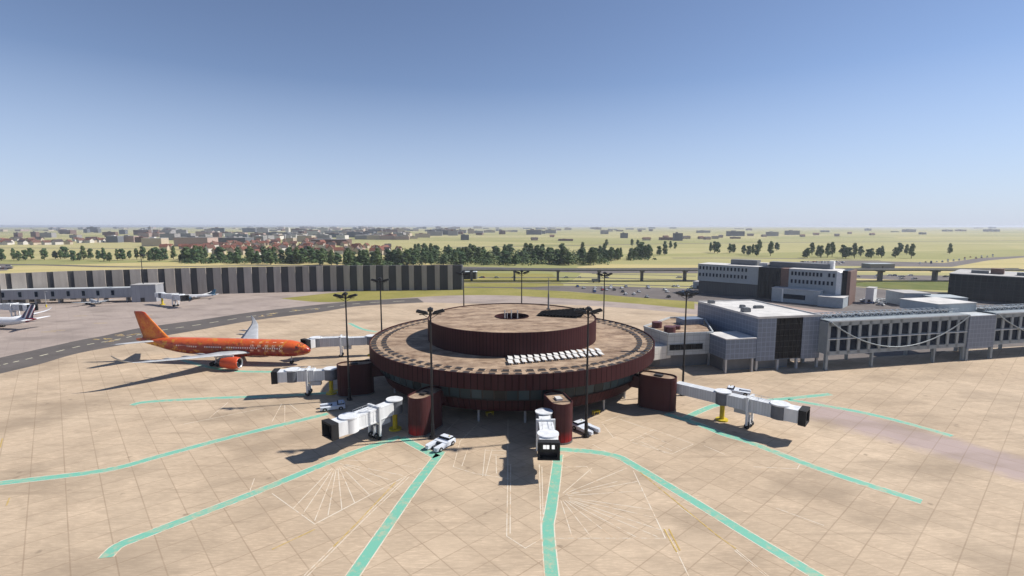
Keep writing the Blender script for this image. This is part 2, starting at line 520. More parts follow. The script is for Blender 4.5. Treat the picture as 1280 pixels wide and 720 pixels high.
def smooth_line(pts, n=6):
    """Catmull-Rom through world points"""
    pts = [Vector((p[0], p[1])) for p in pts]
    out = []
    for i in range(len(pts) - 1):
        p0 = pts[max(0, i - 1)]; p1 = pts[i]; p2 = pts[i + 1]; p3 = pts[min(len(pts) - 1, i + 2)]
        for k in range(n):
            t = k / n
            out.append(.5 * ((2 * p1) + (p2 - p0) * t + (2 * p0 - 5 * p1 + 4 * p2 - p3) * t * t + (3 * p1 - p0 - 3 * p2 + p3) * t ** 3))
    out.append(pts[-1])
    return out

TAXI_OUT = [(0, 447), (32, 440), (100, 425), (128, 420), (175, 410), (251, 399.5), (320, 389.5), (400, 380.6), (450, 376), (522, 372.5)]
TAXI_IN = [(0, 467), (50, 455), (100, 441), (175, 427), (210, 419), (251, 412), (320, 400), (400, 390), (450, 382.5), (530, 378)]
WALL_PX = [(0, 380), (100, 374), (230, 368.5), (300, 366.5), (400, 364), (577, 362)]

def build_setting():
    # fields to the horizon, in rings so that the near faces stay small
    b = MB(); N = 72
    rad = [0, 300, 900, 2500, 7000, 22000]
    for k in range(len(rad) - 1):
        for i in range(N):
            t0, t1 = 2 * PI * i / N, 2 * PI * (i + 1) / N
            p = [(rad[k] * math.cos(t0), rad[k] * math.sin(t0), 0), (rad[k + 1] * math.cos(t0), rad[k + 1] * math.sin(t0), 0),
                 (rad[k + 1] * math.cos(t1), rad[k + 1] * math.sin(t1), 0), (rad[k] * math.cos(t1), rad[k] * math.sin(t1), 0)]
            if k == 0: b.add([p[1], p[2], (0, 0, 0)], [(0, 1, 2)])
            else: b.add(p, [(0, 1, 2, 3)])
    g = b.build('ground', M['fields']); g.location.z = -.06; tag(g, kind='structure')

    t_out = smooth_line(px(*TAXI_OUT)); t_in = smooth_line(px(*TAXI_IN))
    # extend the taxiway beyond the left edge of the picture
    for lst in (t_out, t_in):
        d = (lst[0] - lst[4]).normalized(); lst.insert(0, lst[0] + d * 160)
    wall = [Vector((p.x, p.y)) for p in px(*WALL_PX)]
    wl = wall[0] + (wall[0] - wall[1]).normalized() * 140
    W2 = lambda *a: [Vector((p[0], p[1])) for p in a]
    far_left = W2((-470, 60))
    sheet('rose_apron', [wl] + wall + W2(*px((640, 362), (700, 364), (780, 371), (868, 379))) + W2((112, 205), (112, 130), (-60, 130), (-300, 60)) + far_left, -.032, M['apron_pink'])
    mid = [(a + c) / 2 for a, c in zip(t_out, t_in)]
    arc = smooth_line(px((530, 378), (600, 379.5), (680, 380), (760, 383.5), (840, 390), (900, 397)), 5)
    sheet('apron', mid + arc + W2((72, 178), (99, 170), (152, 181.5), (165, 186), (300, 215), (520, 262), (520, -160), (-420, -160)), -.022, M['apron'])
    sheet('taxiway', t_out + list(reversed(t_in)), -.014, M['asphalt'])
    b = MB(); c1 = mid
    acc = []
    for i in range(len(mid) - 1):
        L = (mid[i + 1] - mid[i]).length; n = max(1, int(L / 4))
        acc += [mid[i].lerp(mid[i + 1], k / n) for k in range(n)]
    for i in range(0, len(acc) - 1, 2):
        strip_mb(b, [acc[i], acc[i + 1]], .7)
    o = b.build('taxiway_centre_line', M['dash']); o.location.z = -.004; tag(o, kind='structure')
    # painted stand marks on the taxiway
    b = MB(); r = random.Random(5)
    for q in ((128, 424), (139, 426), (152, 419), (160, 418), (330, 395), (345, 392), (372, 388), (392, 386)):
        p = at(*q)
        for k in range(3):
            c = (p.x + r.uniform(-2.5, 2.5), p.y + r.uniform(-1.5, 1.5))
            a = r.uniform(0, PI)
            strip_mb(b, [(c[0] - 1.5 * math.cos(a), c[1] - 1.5 * math.sin(a)), (c[0] + 1.5 * math.cos(a), c[1] + 1.5 * math.sin(a))], .8)
    for q in ((60, 415), (72, 413), (100, 395), (183, 394), (440, 376), (125, 404)):
        p = at(*q)
        strip_mb(b, [(p.x - 3, p.y), (p.x + 3, p.y + .6)], .6)
    o = b.build('apron_stand_marks', M['yellow_line']); o.location.z = -.003; tag(o, kind='structure')

    # grass, roads, lots behind the apron
    sheet('grass_verge', smooth_line(px((352, 373), (455, 363), (577, 361.5), (640, 362), (700, 364), (780, 370.5), (868, 377)), 4) +
          list(reversed(smooth_line(px((352, 373.2), (400, 377.5), (450, 376), (520, 371.5), (575, 369), (640, 369.5), (720, 374), (800, 380), (868, 386.5)), 4))), -.012, M['grass'])
    sheet('grass_field', px((577, 362), (640, 362), (700, 364), (705, 356), (690, 342), (580, 341)), -.045, M['grass'])
    sheet('parking_ground', px((640, 360.5), (690, 357.2), (760, 357.5), (872, 361), (1040, 356), (1120, 363), (1183, 366), (1240, 376), (1300, 380), (1300, 442), (1120, 448), (1020, 460), (900, 440), (880, 400), (940, 381), (868, 377), (780, 370.5), (715, 364.5)), -.03, M['lot'])
    sheet('brick_walkway', px((952, 377), (1000, 384.5), (1052, 390.5), (1030, 395.5), (975, 385)), -.018, M['apron_streak'])
    sheet('straw_field', px((-40, 334), (180, 328), (330, 326), (480, 326), (575, 331), (575, 338), (300, 338), (100, 342), (-40, 352)), -.045, M['straw'])
    sheet('straw_strip', px((720, 333.5), (760, 330), (872, 331.5), (872, 335), (725, 336)), -.045, M['straw'])
    sheet('straw_slope', px((1055, 337), (1180, 327), (1240, 321.5), (1300, 320.5), (1300, 338), (1190, 341), (1060, 340)), -.045, M['straw'])
    sheet('green_lawn', px((1066, 352.5), (1185, 351.5), (1188, 363), (1110, 361), (1070, 357)), -.02, M['grass_green'])
    sheet('straw_lawn', px((1060, 349.5), (1100, 347.5), (1130, 349.5), (1066, 353.5)), -.02, M['straw'])
    sheet('dark_road', px((575, 333.2), (700, 335.6), (872, 334.6), (872, 341.5), (740, 341.5), (575, 334.6)), -.02, M['lot'])
    sheet('parking_lot', px((1000, 326.5), (1060, 325.5), (1180, 328.5), (1225, 322.5), (1290, 319.2), (1290, 321), (1235, 325.5), (1190, 333.5), (1060, 332.5), (1000, 331)), -.02, M['lot'])
    sheet('dark_lot', px((1062, 343.5), (1190, 344.5), (1190, 351.2), (1120, 350), (1062, 347.5)), -.018, M['lot'])
    sheet('corner_lot', px((-60, 331), (10, 331), (18, 333.5), (8, 338), (-60, 340)), -.03, M['lot'])
    b = MB()
    for pts, w in (([(-60, 329.5), (60, 331.3), (130, 333.2), (200, 333.7), (290, 332.3), (420, 331.8), (575, 332)], 13),
                   ([(575, 353.5), (650, 353.2), (740, 354.8), (880, 358.5)], 5), ([(575, 347.2), (700, 346.8), (780, 348), (870, 350.5)], 7),
                   ([(575, 358.8), (620, 359.3), (700, 359.2)], 6), ([(740, 341.8), (870, 345.2)], 5),
                   ([(840, 322.5), (960, 322.8), (1100, 325.5)], 12), ([(-60, 309.5), (110, 310.5), (260, 312), (420, 314.5)], 14),
                   ([(560, 309), (700, 307.2), (900, 304), (1300, 300.5)], 22), ([(1062, 356.8), (1130, 362.5), (1185, 366)], 4)):
        strip_mb(b, smooth_line(px(*pts), 5), w)
    o = b.build('roads', M['asphalt']); o.location.z = -.012; tag(o, kind='structure')

    # apron paint
    teal = [[(165, 506.5), (187, 502), (280, 497), (345, 495), (425, 490)],
            [(-40, 611), (0, 604), (130, 588), (200, 570), (290, 546), (410, 517)],
            [(132, 697), (148, 682), (178, 670), (250, 642), (320, 615), (400, 582), (452, 562), (500, 546)],
            [(502, 547), (546, 571)],
            [(552, 564), (520, 606), (480, 663), (440, 721), (428, 740)],
            [(698, 568), (694, 600), (688, 640), (685, 660), (690, 722), (693, 745)],
            [(700, 561.5), (740, 564.5), (770, 570), (790, 580), (860, 622), (940, 671), (1025, 722), (1050, 738)],
            [(832, 517), (870, 529), (905, 543), (935, 552), (1000, 577), (1060, 598), (1152, 627)],
            [(856, 523), (882, 511), (905, 505), (985, 498), (1038, 492.5)],
            [(985, 499.5), (1070, 514), (1130, 528), (1190, 545)],
            [(228, 450), (262, 459), (300, 464), (392, 465)],
            [(437, 404), (452, 411), (470, 415)]]
    b = MB(); w = MB()
    for L in teal:
        pts = smooth_line(px(*L), 5)
        strip_mb(b, pts, 1.75); strip_mb(w, pts, 2.12)
    o = w.build('guide_band_edges', M['white_line']); o.location.z = -.006; tag(o, kind='structure')
    o = b.build('guide_bands', M['teal']); o.location.z = -.001; tag(o, kind='structure')
    w = MB()
    Z = lambda x, y: (340 + x / 3, 480 + y / 3)
    Y = lambda x, y: (640 + x / 3, 480 + y / 3)
    lines = [[Z(0, 410), Z(160, 525), Z(550, 320)]]
    for e in ((80, 465), (120, 480), (160, 512), (210, 492), (262, 470), (310, 445), (365, 415), (410, 385), (450, 362), (490, 342), (330, 320)):
        lines.append([Z(245 + .12 * (e[0] - 245), 295 + .12 * (e[1] - 295)), Z(*e)])
    lines += [[Z(270, 285), Z(420, 290), Z(560, 318)], [Z(885, 130), Z(884, 350), Z(880, 570), Z(950, 615), Z(1010, 580), Z(1002, 300)],
              [Z(895, 300), Z(893, 560)], [Z(1012, 310), Z(1018, 560)], [Z(700, 130), Z(640, 190)], [Z(785, 135), Z(705, 215), Z(680, 310), Z(760, 335), Z(890, 355)],
              [Z(735, 240), Z(712, 308)], [Z(800, 245), Z(790, 345)], [Z(825, 245), Z(800, 345)], [Z(840, 270), Z(842, 335)], [Z(800, 248), Z(880, 250)], [Z(820, 265), Z(882, 268)],
              [Z(120, 718), Z(330, 510), Z(505, 345)], [Z(130, 722), Z(340, 513), Z(515, 347)],
              [Y(165, 578), Y(575, 578), Y(455, 325)], [Y(570, 540), Y(605, 600), Y(665, 725)]]
    for e in ((225, 572), (298, 575), (380, 576), (470, 576), (545, 572), (560, 548), (535, 500), (520, 470), (490, 400), (470, 365), (430, 315), (300, 315), (395, 365)):
        lines.append([Y(178 + .1 * (e[0] - 178), 420 + .1 * (e[1] - 420)), Y(*e)])
    lines += [[Y(190, 312), Y(280, 308), Y(300, 335)], [Y(620, 455), Y(720, 525)], [Y(840, 620), Y(965, 722)], [Y(835, 624), Y(955, 722)],
              [Y(335, 145), Y(400, 120), Y(450, 125)], [Y(340, 150), Y(380, 200), Y(440, 215), Y(530, 170), Y(680, 225), Y(600, 262), Y(440, 215)],
              [Y(460, 205), Y(575, 258)], [Y(480, 196), Y(600, 250)], [Y(500, 186), Y(625, 240)], [Y(400, 130), Y(530, 175)], [Y(300, 225), Y(440, 300)],
              [Y(720, 230), Y(800, 265)], [Y(905, 310), Y(1070, 318), Y(1080, 300)], [Y(990, 465), Y(1170, 530)],
              [(290, 500), (345, 496)], [(340, 527), (352, 505)], [(356, 527), (356, 506)], [(380, 519), (362, 505)], [(262, 522), (285, 503)], [(310, 620), (318, 598)], [(230, 530), (330, 510)]]
    for L in lines:
        strip_mb(w, px(*L), .145)
    o = w.build('white_stand_lines', M['white_line']); o.location.z = -.009; tag(o, kind='structure')
    w = MB()
    for L in ([Z(0, 620), Z(160, 545)], [Z(230, 610), Z(320, 520), (495, 602)], [(830, 661), (846, 690)], [(836, 661), (850, 688)], [(800, 590), (895, 668), (920, 686)], [(0, 560), (3, 548)], [(8, 632), (12, 622)]):
        strip_mb(w, px(*L), .22)
    o = w.build('yellow_stand_lines', M['yellow_line']); o.location.z = -.002; tag(o, kind='structure')

# ------------------------------------------------------------------ round satellite terminal
CX, CY = 0.0, 151.0
def build_terminal():
    t = empty('satellite_terminal', (CX, CY, 0), 0, 'round maroon satellite terminal raised on columns with a stepped brown roof', 'terminal')
    RO = 41.4
    b = MB(); b.lathe([(RO - .25, 13.0), (RO - .25, 13.42), (RO, 13.42), (RO, 9.75), (RO - 2.4, 9.75)], n=168)
    b.build('fascia_ring', M['maroon_ring'], t)
    b = MB(); b.lathe([(RO - .25, 13.0), (20, 13.05)], n=168)
    b.build('lower_roof', M['roof'], t)
    # window band: posts ring behind 90 separate panes
    b = MB(); b.lathe([(39.1, 9.75), (38.55, 6.5)], n=90); b.lathe([(38.8, 6.62), (38.8, 6.5), (38.2, 6.5)], n=120)
    b.build('window_wall', M['mullion'], t)
    pm = MB()
    a = PI / 90 * .86
    r1, r0 = 39.0, 38.62
    off = .06
    pm.add([(r0 + off, -math.tan(a) * r0, 6.75), (r0 + off, math.tan(a) * r0, 6.75), (r1 + off, math.tan(a) * r1, 9.5), (r1 + off, -math.tan(a) * r1, 9.5),
            (r0 - .05, -math.tan(a) * r0, 6.75), (r0 - .05, math.tan(a) * r0, 6.75), (r1 - .05, math.tan(a) * r1, 9.5), (r1 - .05, -math.tan(a) * r1, 9.5)],
           [(0, 1, 2, 3), (1, 0, 4, 5), (2, 1, 5, 6), (3, 2, 6, 7), (0, 3, 7, 4)])
    w0 = pm.build('window', M['glass'], t)
    for k in range(90):
        o = w0 if k == 0 else w0.copy()
        if k: COL.objects.link(o); o.parent = t
        o.rotation_euler.z = 2 * PI * (k + .5) / 90
    b = MB(); b.lathe([(38.9, 6.5), (38.4, 6.4), (37.2, 3.5), (36.4, 3.3)], n=168)
    b.build('lower_wall', M['maroon_ring'], t)
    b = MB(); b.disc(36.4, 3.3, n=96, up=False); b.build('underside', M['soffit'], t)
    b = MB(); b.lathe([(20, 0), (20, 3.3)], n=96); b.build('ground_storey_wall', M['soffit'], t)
    cm = MB(); cm.tube((35.2, 0, 0), (35.2, 0, 3.35), .3, n=12)
    c0 = cm.build('column', M['steel'], t)
    for k in range(20):
        o = c0 if k == 0 else c0.copy()
        if k: COL.objects.link(o); o.parent = t
        o.rotation_euler.z = 2 * PI * (k + .28) / 20
    # upper drum with the sunk well in its roof
    b = MB(); b.lathe([(24.9, 13.04), (24.9, 19.3), (24.65, 19.3), (24.65, 19.0)], n=168); b.build('upper_drum', M['maroon_ring'], t)
    b = MB(); b.lathe([(24.65, 19.0), (4.9, 19.05)], c=(0, 0, 0), n=96); b.build('upper_roof', M['roof'], t)
    b = MB(); b.lathe([(5.1, 19.05), (5.1, 19.25), (4.85, 19.25), (4.85, 17.6), (.01, 17.6)], n=64); b.build('roof_well', M['maroon_ring'], t)
    for x, y in ((-2.1, -4.1), (-.2, -4.3), (1.6, -4.1), (-1.5, 2.5)):
        b = MB(); b.tube((x, y, 17.6), (x, y, 21.6 if y < 0 else 19.8), .16, n=8); b.build('vent_pipe', M['steel'], t)
    # rings of roof hatches: the nearest hundred each on its own
    hm = MB()
    hm.box((0, 0, .08), (1.5, 1.8, .16), mi=1)
    hm.box((0, 0, .2), (1.3, 1.5, .1), mi=0)
    h0 = hm.build('roof_hatch', [M['hatch'], M['hatch_lip']], t)
    spots = []
    for ring, n in ((40.1, 84), (37.3, 84)):
        for k in range(n):
            a = 2 * PI * (k + .5) / n
            spots.append((math.sin(a), ring, a))
    spots.sort()
    rest = MB(); first = True
    for i, (_, ring, a) in enumerate(spots):
        c = (ring * math.cos(a), ring * math.sin(a), 13.02)
        if i < 99:
            o = h0 if first else h0.copy()
            if not first: COL.objects.link(o); o.parent = t
            first = False
            o.location = c; o.rotation_euler.z = a
        else:
            rest.box((c[0], c[1], c[2] + .09), (1.5, 1.8, .16), rz=a, mi=1); rest.box((c[0], c[1], c[2] + .21), (1.1, 1.3, .06), rz=a, mi=0)
    o = rest.build('far_roof_hatches', [M['hatch'], M['hatch_lip']], t); tag(o, kind='stuff')
    # white skylight slats on the lower roof, front right
    p0, p1 = at(637, 451.5, 13.1), at(748, 441, 13.1)
    d = (p1 - p0); L = d.length; d.normalize(); n = Vector((-d.y, d.x, 0)); a = math.atan2(d.y, d.x)
    sk = MB()
    sk.box((0, -1.85, .5), (1.22, 3.3, .08), M=Matrix.Rotation(R(9), 4, 'Y')); sk.box((.35, 1.75, .5), (1.22, 3.3, .08), M=Matrix.Rotation(R(9), 4, 'Y'))
    sk.box((-.3, -1.85, .24), (.12, 3.0, .44)); sk.box((.2, 1.75, .24), (.12, 3.0, .44))
    s0 = None
    for k in range(15):
        c = p0 + d * (L * k / 14) - Vector((CX, CY, 0)); c.z = 13.03
        if s0 is None: s0 = o = sk.build('skylight', M['skylight'], t)
        else: o = s0.copy(); COL.objects.link(o); o.parent = t
        o.location = c; o.rotation_euler.z = a - R(14)
    # black panel rows standing in for an unidentified dark patch on the upper roof
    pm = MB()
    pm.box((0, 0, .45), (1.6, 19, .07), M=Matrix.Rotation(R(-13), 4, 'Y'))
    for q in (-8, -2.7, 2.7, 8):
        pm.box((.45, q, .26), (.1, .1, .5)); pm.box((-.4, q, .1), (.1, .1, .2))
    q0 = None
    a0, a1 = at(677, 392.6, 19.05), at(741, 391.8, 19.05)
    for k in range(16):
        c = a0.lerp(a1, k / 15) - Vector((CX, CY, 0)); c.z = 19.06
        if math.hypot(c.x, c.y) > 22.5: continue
        if q0 is None: q0 = o = pm.build('roof_panel', M['black_panel'], t)
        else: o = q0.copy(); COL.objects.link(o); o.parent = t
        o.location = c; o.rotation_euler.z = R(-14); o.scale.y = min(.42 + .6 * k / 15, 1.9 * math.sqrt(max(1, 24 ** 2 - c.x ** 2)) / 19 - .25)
    # mast on the roof
    p = at(685.5, 386.5, 19.05)
    m = empty('roof_antenna_mast', p, 0, 'thin grey antenna mast standing at the back of the round roof', 'antenna')
    b = MB(); b.tube((0, 0, 0), (0, 0, 5), .3, .26, 8); b.tube((0, 0, 5), (0, 0, 10.2), .16, .1, 8); b.build('pole', M['plant_box'], m)
    b = MB(); b.box((0, 0, .1), (1.2, 1.2, .2)); b.build('base_plate', M['dark_steel'], m)
    b = MB()
    for z in (8.2, 9.0): b.tube((-.6, 0, z), (.6, 0, z), .04, n=6)
    b.build('aerial', M['steel'], m)
    # boarding towers round the drum
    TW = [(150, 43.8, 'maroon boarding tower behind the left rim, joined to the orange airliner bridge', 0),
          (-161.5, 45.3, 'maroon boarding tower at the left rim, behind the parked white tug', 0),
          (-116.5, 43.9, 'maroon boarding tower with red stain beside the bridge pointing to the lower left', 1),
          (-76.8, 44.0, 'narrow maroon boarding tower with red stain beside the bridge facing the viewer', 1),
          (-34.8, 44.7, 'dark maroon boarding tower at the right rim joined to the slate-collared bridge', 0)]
    for ang, rad, lab, patch in TW:
        a = R(ang)
        e = empty('boarding_tower', (CX + rad * math.cos(a), CY + rad * math.sin(a), 0), a, lab, 'stair tower', 'maroon boarding towers round the terminal')
        L, w = 9.6, 4.8
        out = []
        for s in (1, -1):
            for k in range(13):
                th = -PI / 2 + PI * k / 12
                out.append((s * ((L - w) / 2 + w / 2 * math.cos(th)), s * w / 2 * math.sin(th)))
        b = MB(); b.prism(out, 0, 8.75, cap=False)
        inn = [(x * .965, y * .93) for x, y in out]
        n = len(out)
        b.add([(x, y, 8.75) for x, y in out] + [(x, y, 8.75) for x, y in inn] + [(x, y, 8.4) for x, y in inn],
              [(i, (i + 1) % n, n + (i + 1) % n, n + i) for i in range(n)] + [(n + i, n + (i + 1) % n, 2 * n + (i + 1) % n, 2 * n + i) for i in range(n)])
        b.build('wall', M['tower_red_low'] if patch else M['maroon'], e)
        b = MB(); b.sheet(inn, 8.4); b.build('roof', M['roof'], e)
        b = MB(); b.box((.3, 0, 8.62), (2.0, 1.3, .42)); b.build('roof_hatch', M['skylight'] if ang == -76.8 else M['hatch'], e)
        b = MB(); b.box((-L / 2 - 1.2, 0, 6.2), (4.2, 2.8, 3.0)); b.build('link_corridor', M['maroon'], e)
        b = MB(); b.prism([(x * 1.02, y * 1.03) for x, y in out], 0, .35); b.build('plinth', M['concrete_dark'], e)

def tower_red_patch():
    t = NT('maroon_tower_red_patch'); co = t.coord(); s = t.sep(co)
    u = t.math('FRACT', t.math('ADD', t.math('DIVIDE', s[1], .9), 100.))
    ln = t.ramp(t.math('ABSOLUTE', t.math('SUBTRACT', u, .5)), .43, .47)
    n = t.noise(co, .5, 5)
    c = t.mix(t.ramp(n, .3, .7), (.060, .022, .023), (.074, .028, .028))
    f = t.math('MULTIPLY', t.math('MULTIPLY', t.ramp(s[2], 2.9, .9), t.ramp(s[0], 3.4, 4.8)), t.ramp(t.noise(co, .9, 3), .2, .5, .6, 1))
    c = t.mix(t.math('MULTIPLY', f, .8), c, (.36, .02, .02))  # red blended into the cladding colour low on the outer end
    M['tower_red_low'] = t.done(t.mix(ln, c, (.045, .015, .016)), .6, 0, .08)
# ------------------------------------------------------------------ light masts
def build_masts():
    def proto(label, h=28.3):
        e = empty('light_mast', (0, 0, 0), 0, label, 'light mast', 'floodlight masts on the apron')
        b = MB(); b.tube((0, 0, 0), (0, 0, 3.2), .42, .4, 12); b.tube((0, 0, 3.2), (0, 0, h - .6), .30, .17, 12); b.build('pole', M['dark_steel'], e)
        b = MB(); b.tube((0, 0, 0), (0, 0, .5), .75, .7, 12); b.build('base', M['dark_steel'], e)
        b = MB(); b.tube((-2.3, 0, h - .9), (2.3, 0, h - .9), .09, n=8); b.tube((0, 0, h - 1.3), (0, 0, h - .3), .28, n=10); b.bar((-1.6, 0, h - .9), (0, 0, h - 1.9), .1, .1); b.bar((1.6, 0, h - .9), (0, 0, h - 1.9), .1, .1)
        b.build('crossarm', M['dark_steel'], e)
        for c, rz, ty in (((-1.75, 0, h - .45), 0, 14), ((1.75, 0, h - .45), 0, -14), ((0, -.5, h + .15), PI / 2, -8)):
            b = MB()
            mm = Matrix.Rotation(rz, 4, 'Z') @ Matrix.Rotation(R(ty), 4, 'Y')
            L = 2.5 if rz == 0 else 1.5
            b.box(c, (L, 1.15, .42), M=mm)
            b.box(Vector(c) + Vector((0, 0, .28)), (L * .8, .5, .3), M=mm)
            b.build('floodlight', M['dark_steel'], e)
        return e
    spots = [(at(541, 548), 'dark triple headed light mast beside the white tug in front of the terminal', .15),
             (at(732.5, 546), 'dark triple headed light mast rising over a parked tug at right of front bridge', .1),
             (at(437, 500), 'dark light mast between the left boarding tower and the small white tug', .05),
             (at(853, 494), 'dark light mast in front of the grey connector, beside the right boarding tower', .0),
             ((-43.9, 169.5, 0), 'light mast behind the left rim of the round roof, nearer the orange airliner', .1),
             ((-18.6, 195.5, 0), 'light mast behind the round roof before the right end of the striped wall', -.1),
             ((3.8, 199, 0), 'light mast right behind the round roof, in front of the viaduct', .05),
             ((34.5, 190, 0), 'light mast behind the right part of the round roof, in front of the asphalt lot', .2),
             (at(181, 376), 'lone thin light mast in front of the grey pier and striped wall', 1.2),
             (at(3, 386), 'light mast at the left picture edge before the grey pier', .6)]
    src = None
    for p, lab, rz in spots:
        if src is None: src = o = proto(lab)
        else: o = copy_tree(src)
        o.location = (p[0], p[1], 0); o.rotation_euler.z = rz; o['label'] = lab

# ------------------------------------------------------------------ passenger bridges
def jet_bridge(S, E, label, cab_turn=0.0, ztop=7.0, ribs=False, corridor=0.0, support='yellow', lit=False, cab_len=3.2, bogie=.72, wide=1.0, grp='passenger boarding bridges'):
    """S: foot of the rotunda, E: foot of the cab rotunda; local x runs along the tunnel"""
    S = Vector((S[0], S[1], 0)); E = Vector((E[0], E[1], 0))
    d = E - S; L = d.length; rz = math.atan2(d.y, d.x)
    e = empty('jet_bridge', S, rz, label, 'jet bridge', grp)
    zf = ztop - 2.9
    sk = M['jb_white'] if ribs else M['jb_plain']
    rr = 1.75
    b = MB(); b.tube((0, 0, zf), (0, 0, ztop), rr, n=28); ro = b.build('rotunda', M['jb_grey'], e)
    b = MB(); b.tube((0, 0, ztop), (0, 0, ztop + .22), rr + .12, n=28); b.build('rotunda_roof', M['jb_plain'], e)
    if corridor:
        b = MB(); b.box((-corridor / 2 - rr * .6, 0, zf + 1.4), (corridor, 2.5, 2.6)); b.build('corridor', sk, e)
    L1 = L * .58
    b = MB()
    b.box((rr * .7 + (L1 - rr * .7) / 2, 0, zf + 1.35), (L1 - rr * .7, 2.3, 2.5))
    b.box((rr * .7 + (L1 - rr * .7) / 2, 0, zf + 2.67), (L1 - rr * .7, 2.38, .1))
    for q in (-1, 1):
        b.bar((rr, q * 1.17, zf + .12), (L1, q * 1.17, zf + .12), .08, .24)
    b.build('inner_tunnel', sk, e)
    x0 = L * .42; x1 = L - 1.2
    b = MB()
    b.box(((x0 + x1) / 2, 0, zf + 1.4), (x1 - x0, 2.75, 2.9))
    b.box(((x0 + x1) / 2, 0, zf + 2.92), (x1 - x0 + .05, 2.85, .12))
    for q in (-1, 1):
        b.bar((x0, q * 1.4, zf + .1), (x1, q * 1.4, zf + .1), .09, .3)
        b.bar((x0, q * 1.4, zf + 2.7), (x1, q * 1.4, zf + 2.7), .07, .18)
        n = max(3, int((x1 - x0) / 1.6))
        for k in range(n + 1):
            xx = x0 + .05 + (x1 - x0 - .1) * k / n
            b.bar((xx, q * 1.4, zf + .25), (xx, q * 1.4, zf + 2.65), .07, .07)
    tn = b.build('outer_tunnel', sk, e)
    # rails on the roof
    b = MB()
    for xx in (x0 + .5, (x0 + x1) / 2, x1 - .5):
        for q in (-.9, .9): b.bar((xx, q, zf + 2.98), (xx, q, zf + 3.6), .06, .06)
    for q in (-.9, .9): b.bar((x0 + .5, q, zf + 3.6), (x1 - .5, q, zf + 3.6), .06, .06)
    b.build('roof_rail', M['steel'], e)
    # cab rotunda, cab and hood
    b = MB(); b.tube((L, 0, zf - .1), (L, 0, ztop), 1.95, n=28); b.build('cab_rotunda', M['jb_grey'] if ribs else M['jb_plain'], e)
    b = MB(); b.tube((L, 0, ztop), (L, 0, ztop + .3), 2.05, n=28); b.build('cab_roof', M['jb_plain'], e)
    ct = R(cab_turn)
    dx, dy = math.cos(ct), math.sin(ct)
    Q = Matrix.Rotation(ct, 4, 'Z')
    b = MB(); cc = Vector((L + dx * (1.2 + cab_len / 2), dy * (1.2 + cab_len / 2), zf + 1.45)); b.box(cc, (cab_len, 3.3, 2.85), M=Q)
    cab = b.build('cab', M['jb_plain'], e)
    h0 = 1.2 + cab_len
    b = MB()
    hw, hh = 1.95, 3.3
    def P(a, s, z): return (L + dx * a - dy * s, dy * a + dx * s, z)
    zb = zf - .2
    for ra in range(3):
        a0, a1 = h0 + ra * .5, h0 + ra * .5 + .5
        g = .12 * ra
        for s0, s1, z0, z1 in ((-hw - g * .3, -hw + .35, zb, zb + hh), (hw - .35, hw + g * .3, zb, zb + hh), (-hw + .35, hw - .35, zb + hh - .4, zb + hh + g * .2), (-hw + .35, hw - .35, zb, zb + .3)):
            b.box(Vector(P((a0 + a1) / 2, (s0 + s1) / 2, (z0 + z1) / 2)), (a1 - a0, s1 - s0, z1 - z0), M=Q)
    hood = b.build('bellows_hood', M['rubber'], e)
    b = MB(); b.box(Vector(P(h0 + .06, 0, zb + hh / 2)), (.1, 2 * hw - .7, hh - .7), M=Q); b.build('doorway', M['ac_dark'], e)
    if lit:
        for s in (-.72, -.12, .86):
            b = MB(); b.box(Vector(P(h0 + .14, s, zb + 2.15)), (.06, .52, 1.2), M=Q); b.build('cab_window', M['cab_light'], e)
    # supports
    if support:
        b = MB(); b.tube((0, 0, 0), (0, 0, zf), .55, n=16); b.tube((0, 0, 0), (0, 0, .35), 1.45, 1.4, 20); b.build('support_column', M['yellow'], e)
    bx = L * bogie
    b = MB()
    for q in (-1, 1): b.box((bx, q * 1.72, (zf + 3.2 + .9) / 2), (.45, .4, zf + 3.2 - .9))
    b.box((bx, 0, zf + 3.2), (.5, 3.84, .35)); b.box((bx, 0, zf - .35), (.7, 3.4, .45)); b.box((bx, 0, .85), (.9, 3.0, .35)); b.box((bx, 0, 1.9), (.5, .5, 2.1))
    b.build('lift_frame', M['jb_plain'], e)
    wm = MB()
    wm.tube((0, -.26, .62), (0, .26, .62), .62, n=18)
    wm.tube((0, -.28, .62), (0, .28, .62), .3, n=12)
    w0 = None
    for q in (-1.25, -.55, .55, 1.25):
        if w0 is None: w0 = o = wm.build('wheel', M['rubber'], e)
        else: o = w0.copy(); COL.objects.link(o); o.parent = e
        o.location = (bx, q, 0)
    b = MB(); b.box((bx - 2.2, .5, zf - .75), (2.6, 1.3, 1.1)); b.build('equipment_box', M['ac_grey'], e)
    return e

def build_bridges():
    jet_bridge((-50.2, 178.8), (-68.6, 175.6), 'ribbed white jet bridge docked at the nose of the orange airliner', cab_turn=42, ribs=True, corridor=6, bogie=.55, cab_len=1.9)
    jet_bridge(at(413, 461, 7), at(366, 462.5, 7), 'ribbed white jet bridge with dark collar pointing left from the leftmost front tower', cab_turn=4, ribs=True, corridor=0, bogie=.6, cab_len=2.4)
    jet_bridge(at(493, 499.5, 7), at(436, 521, 7), 'smooth white jet bridge pointing to the lower left with an open black hood', cab_turn=-8, corridor=0, bogie=.47, cab_len=2.2)
    jet_bridge(at(680, 515, 7), at(685, 543, 7), 'short white jet bridge facing the viewer with pale panes in its black hood', cab_turn=-2, lit=True, bogie=.45, cab_len=1.6)
    jet_bridge(at(904, 489.5, 7), at(975, 505.5, 7), 'white jet bridge with slate collars on a yellow column at right of the terminal', cab_turn=4, ribs=True, corridor=10.5, bogie=.5, cab_len=2.8)

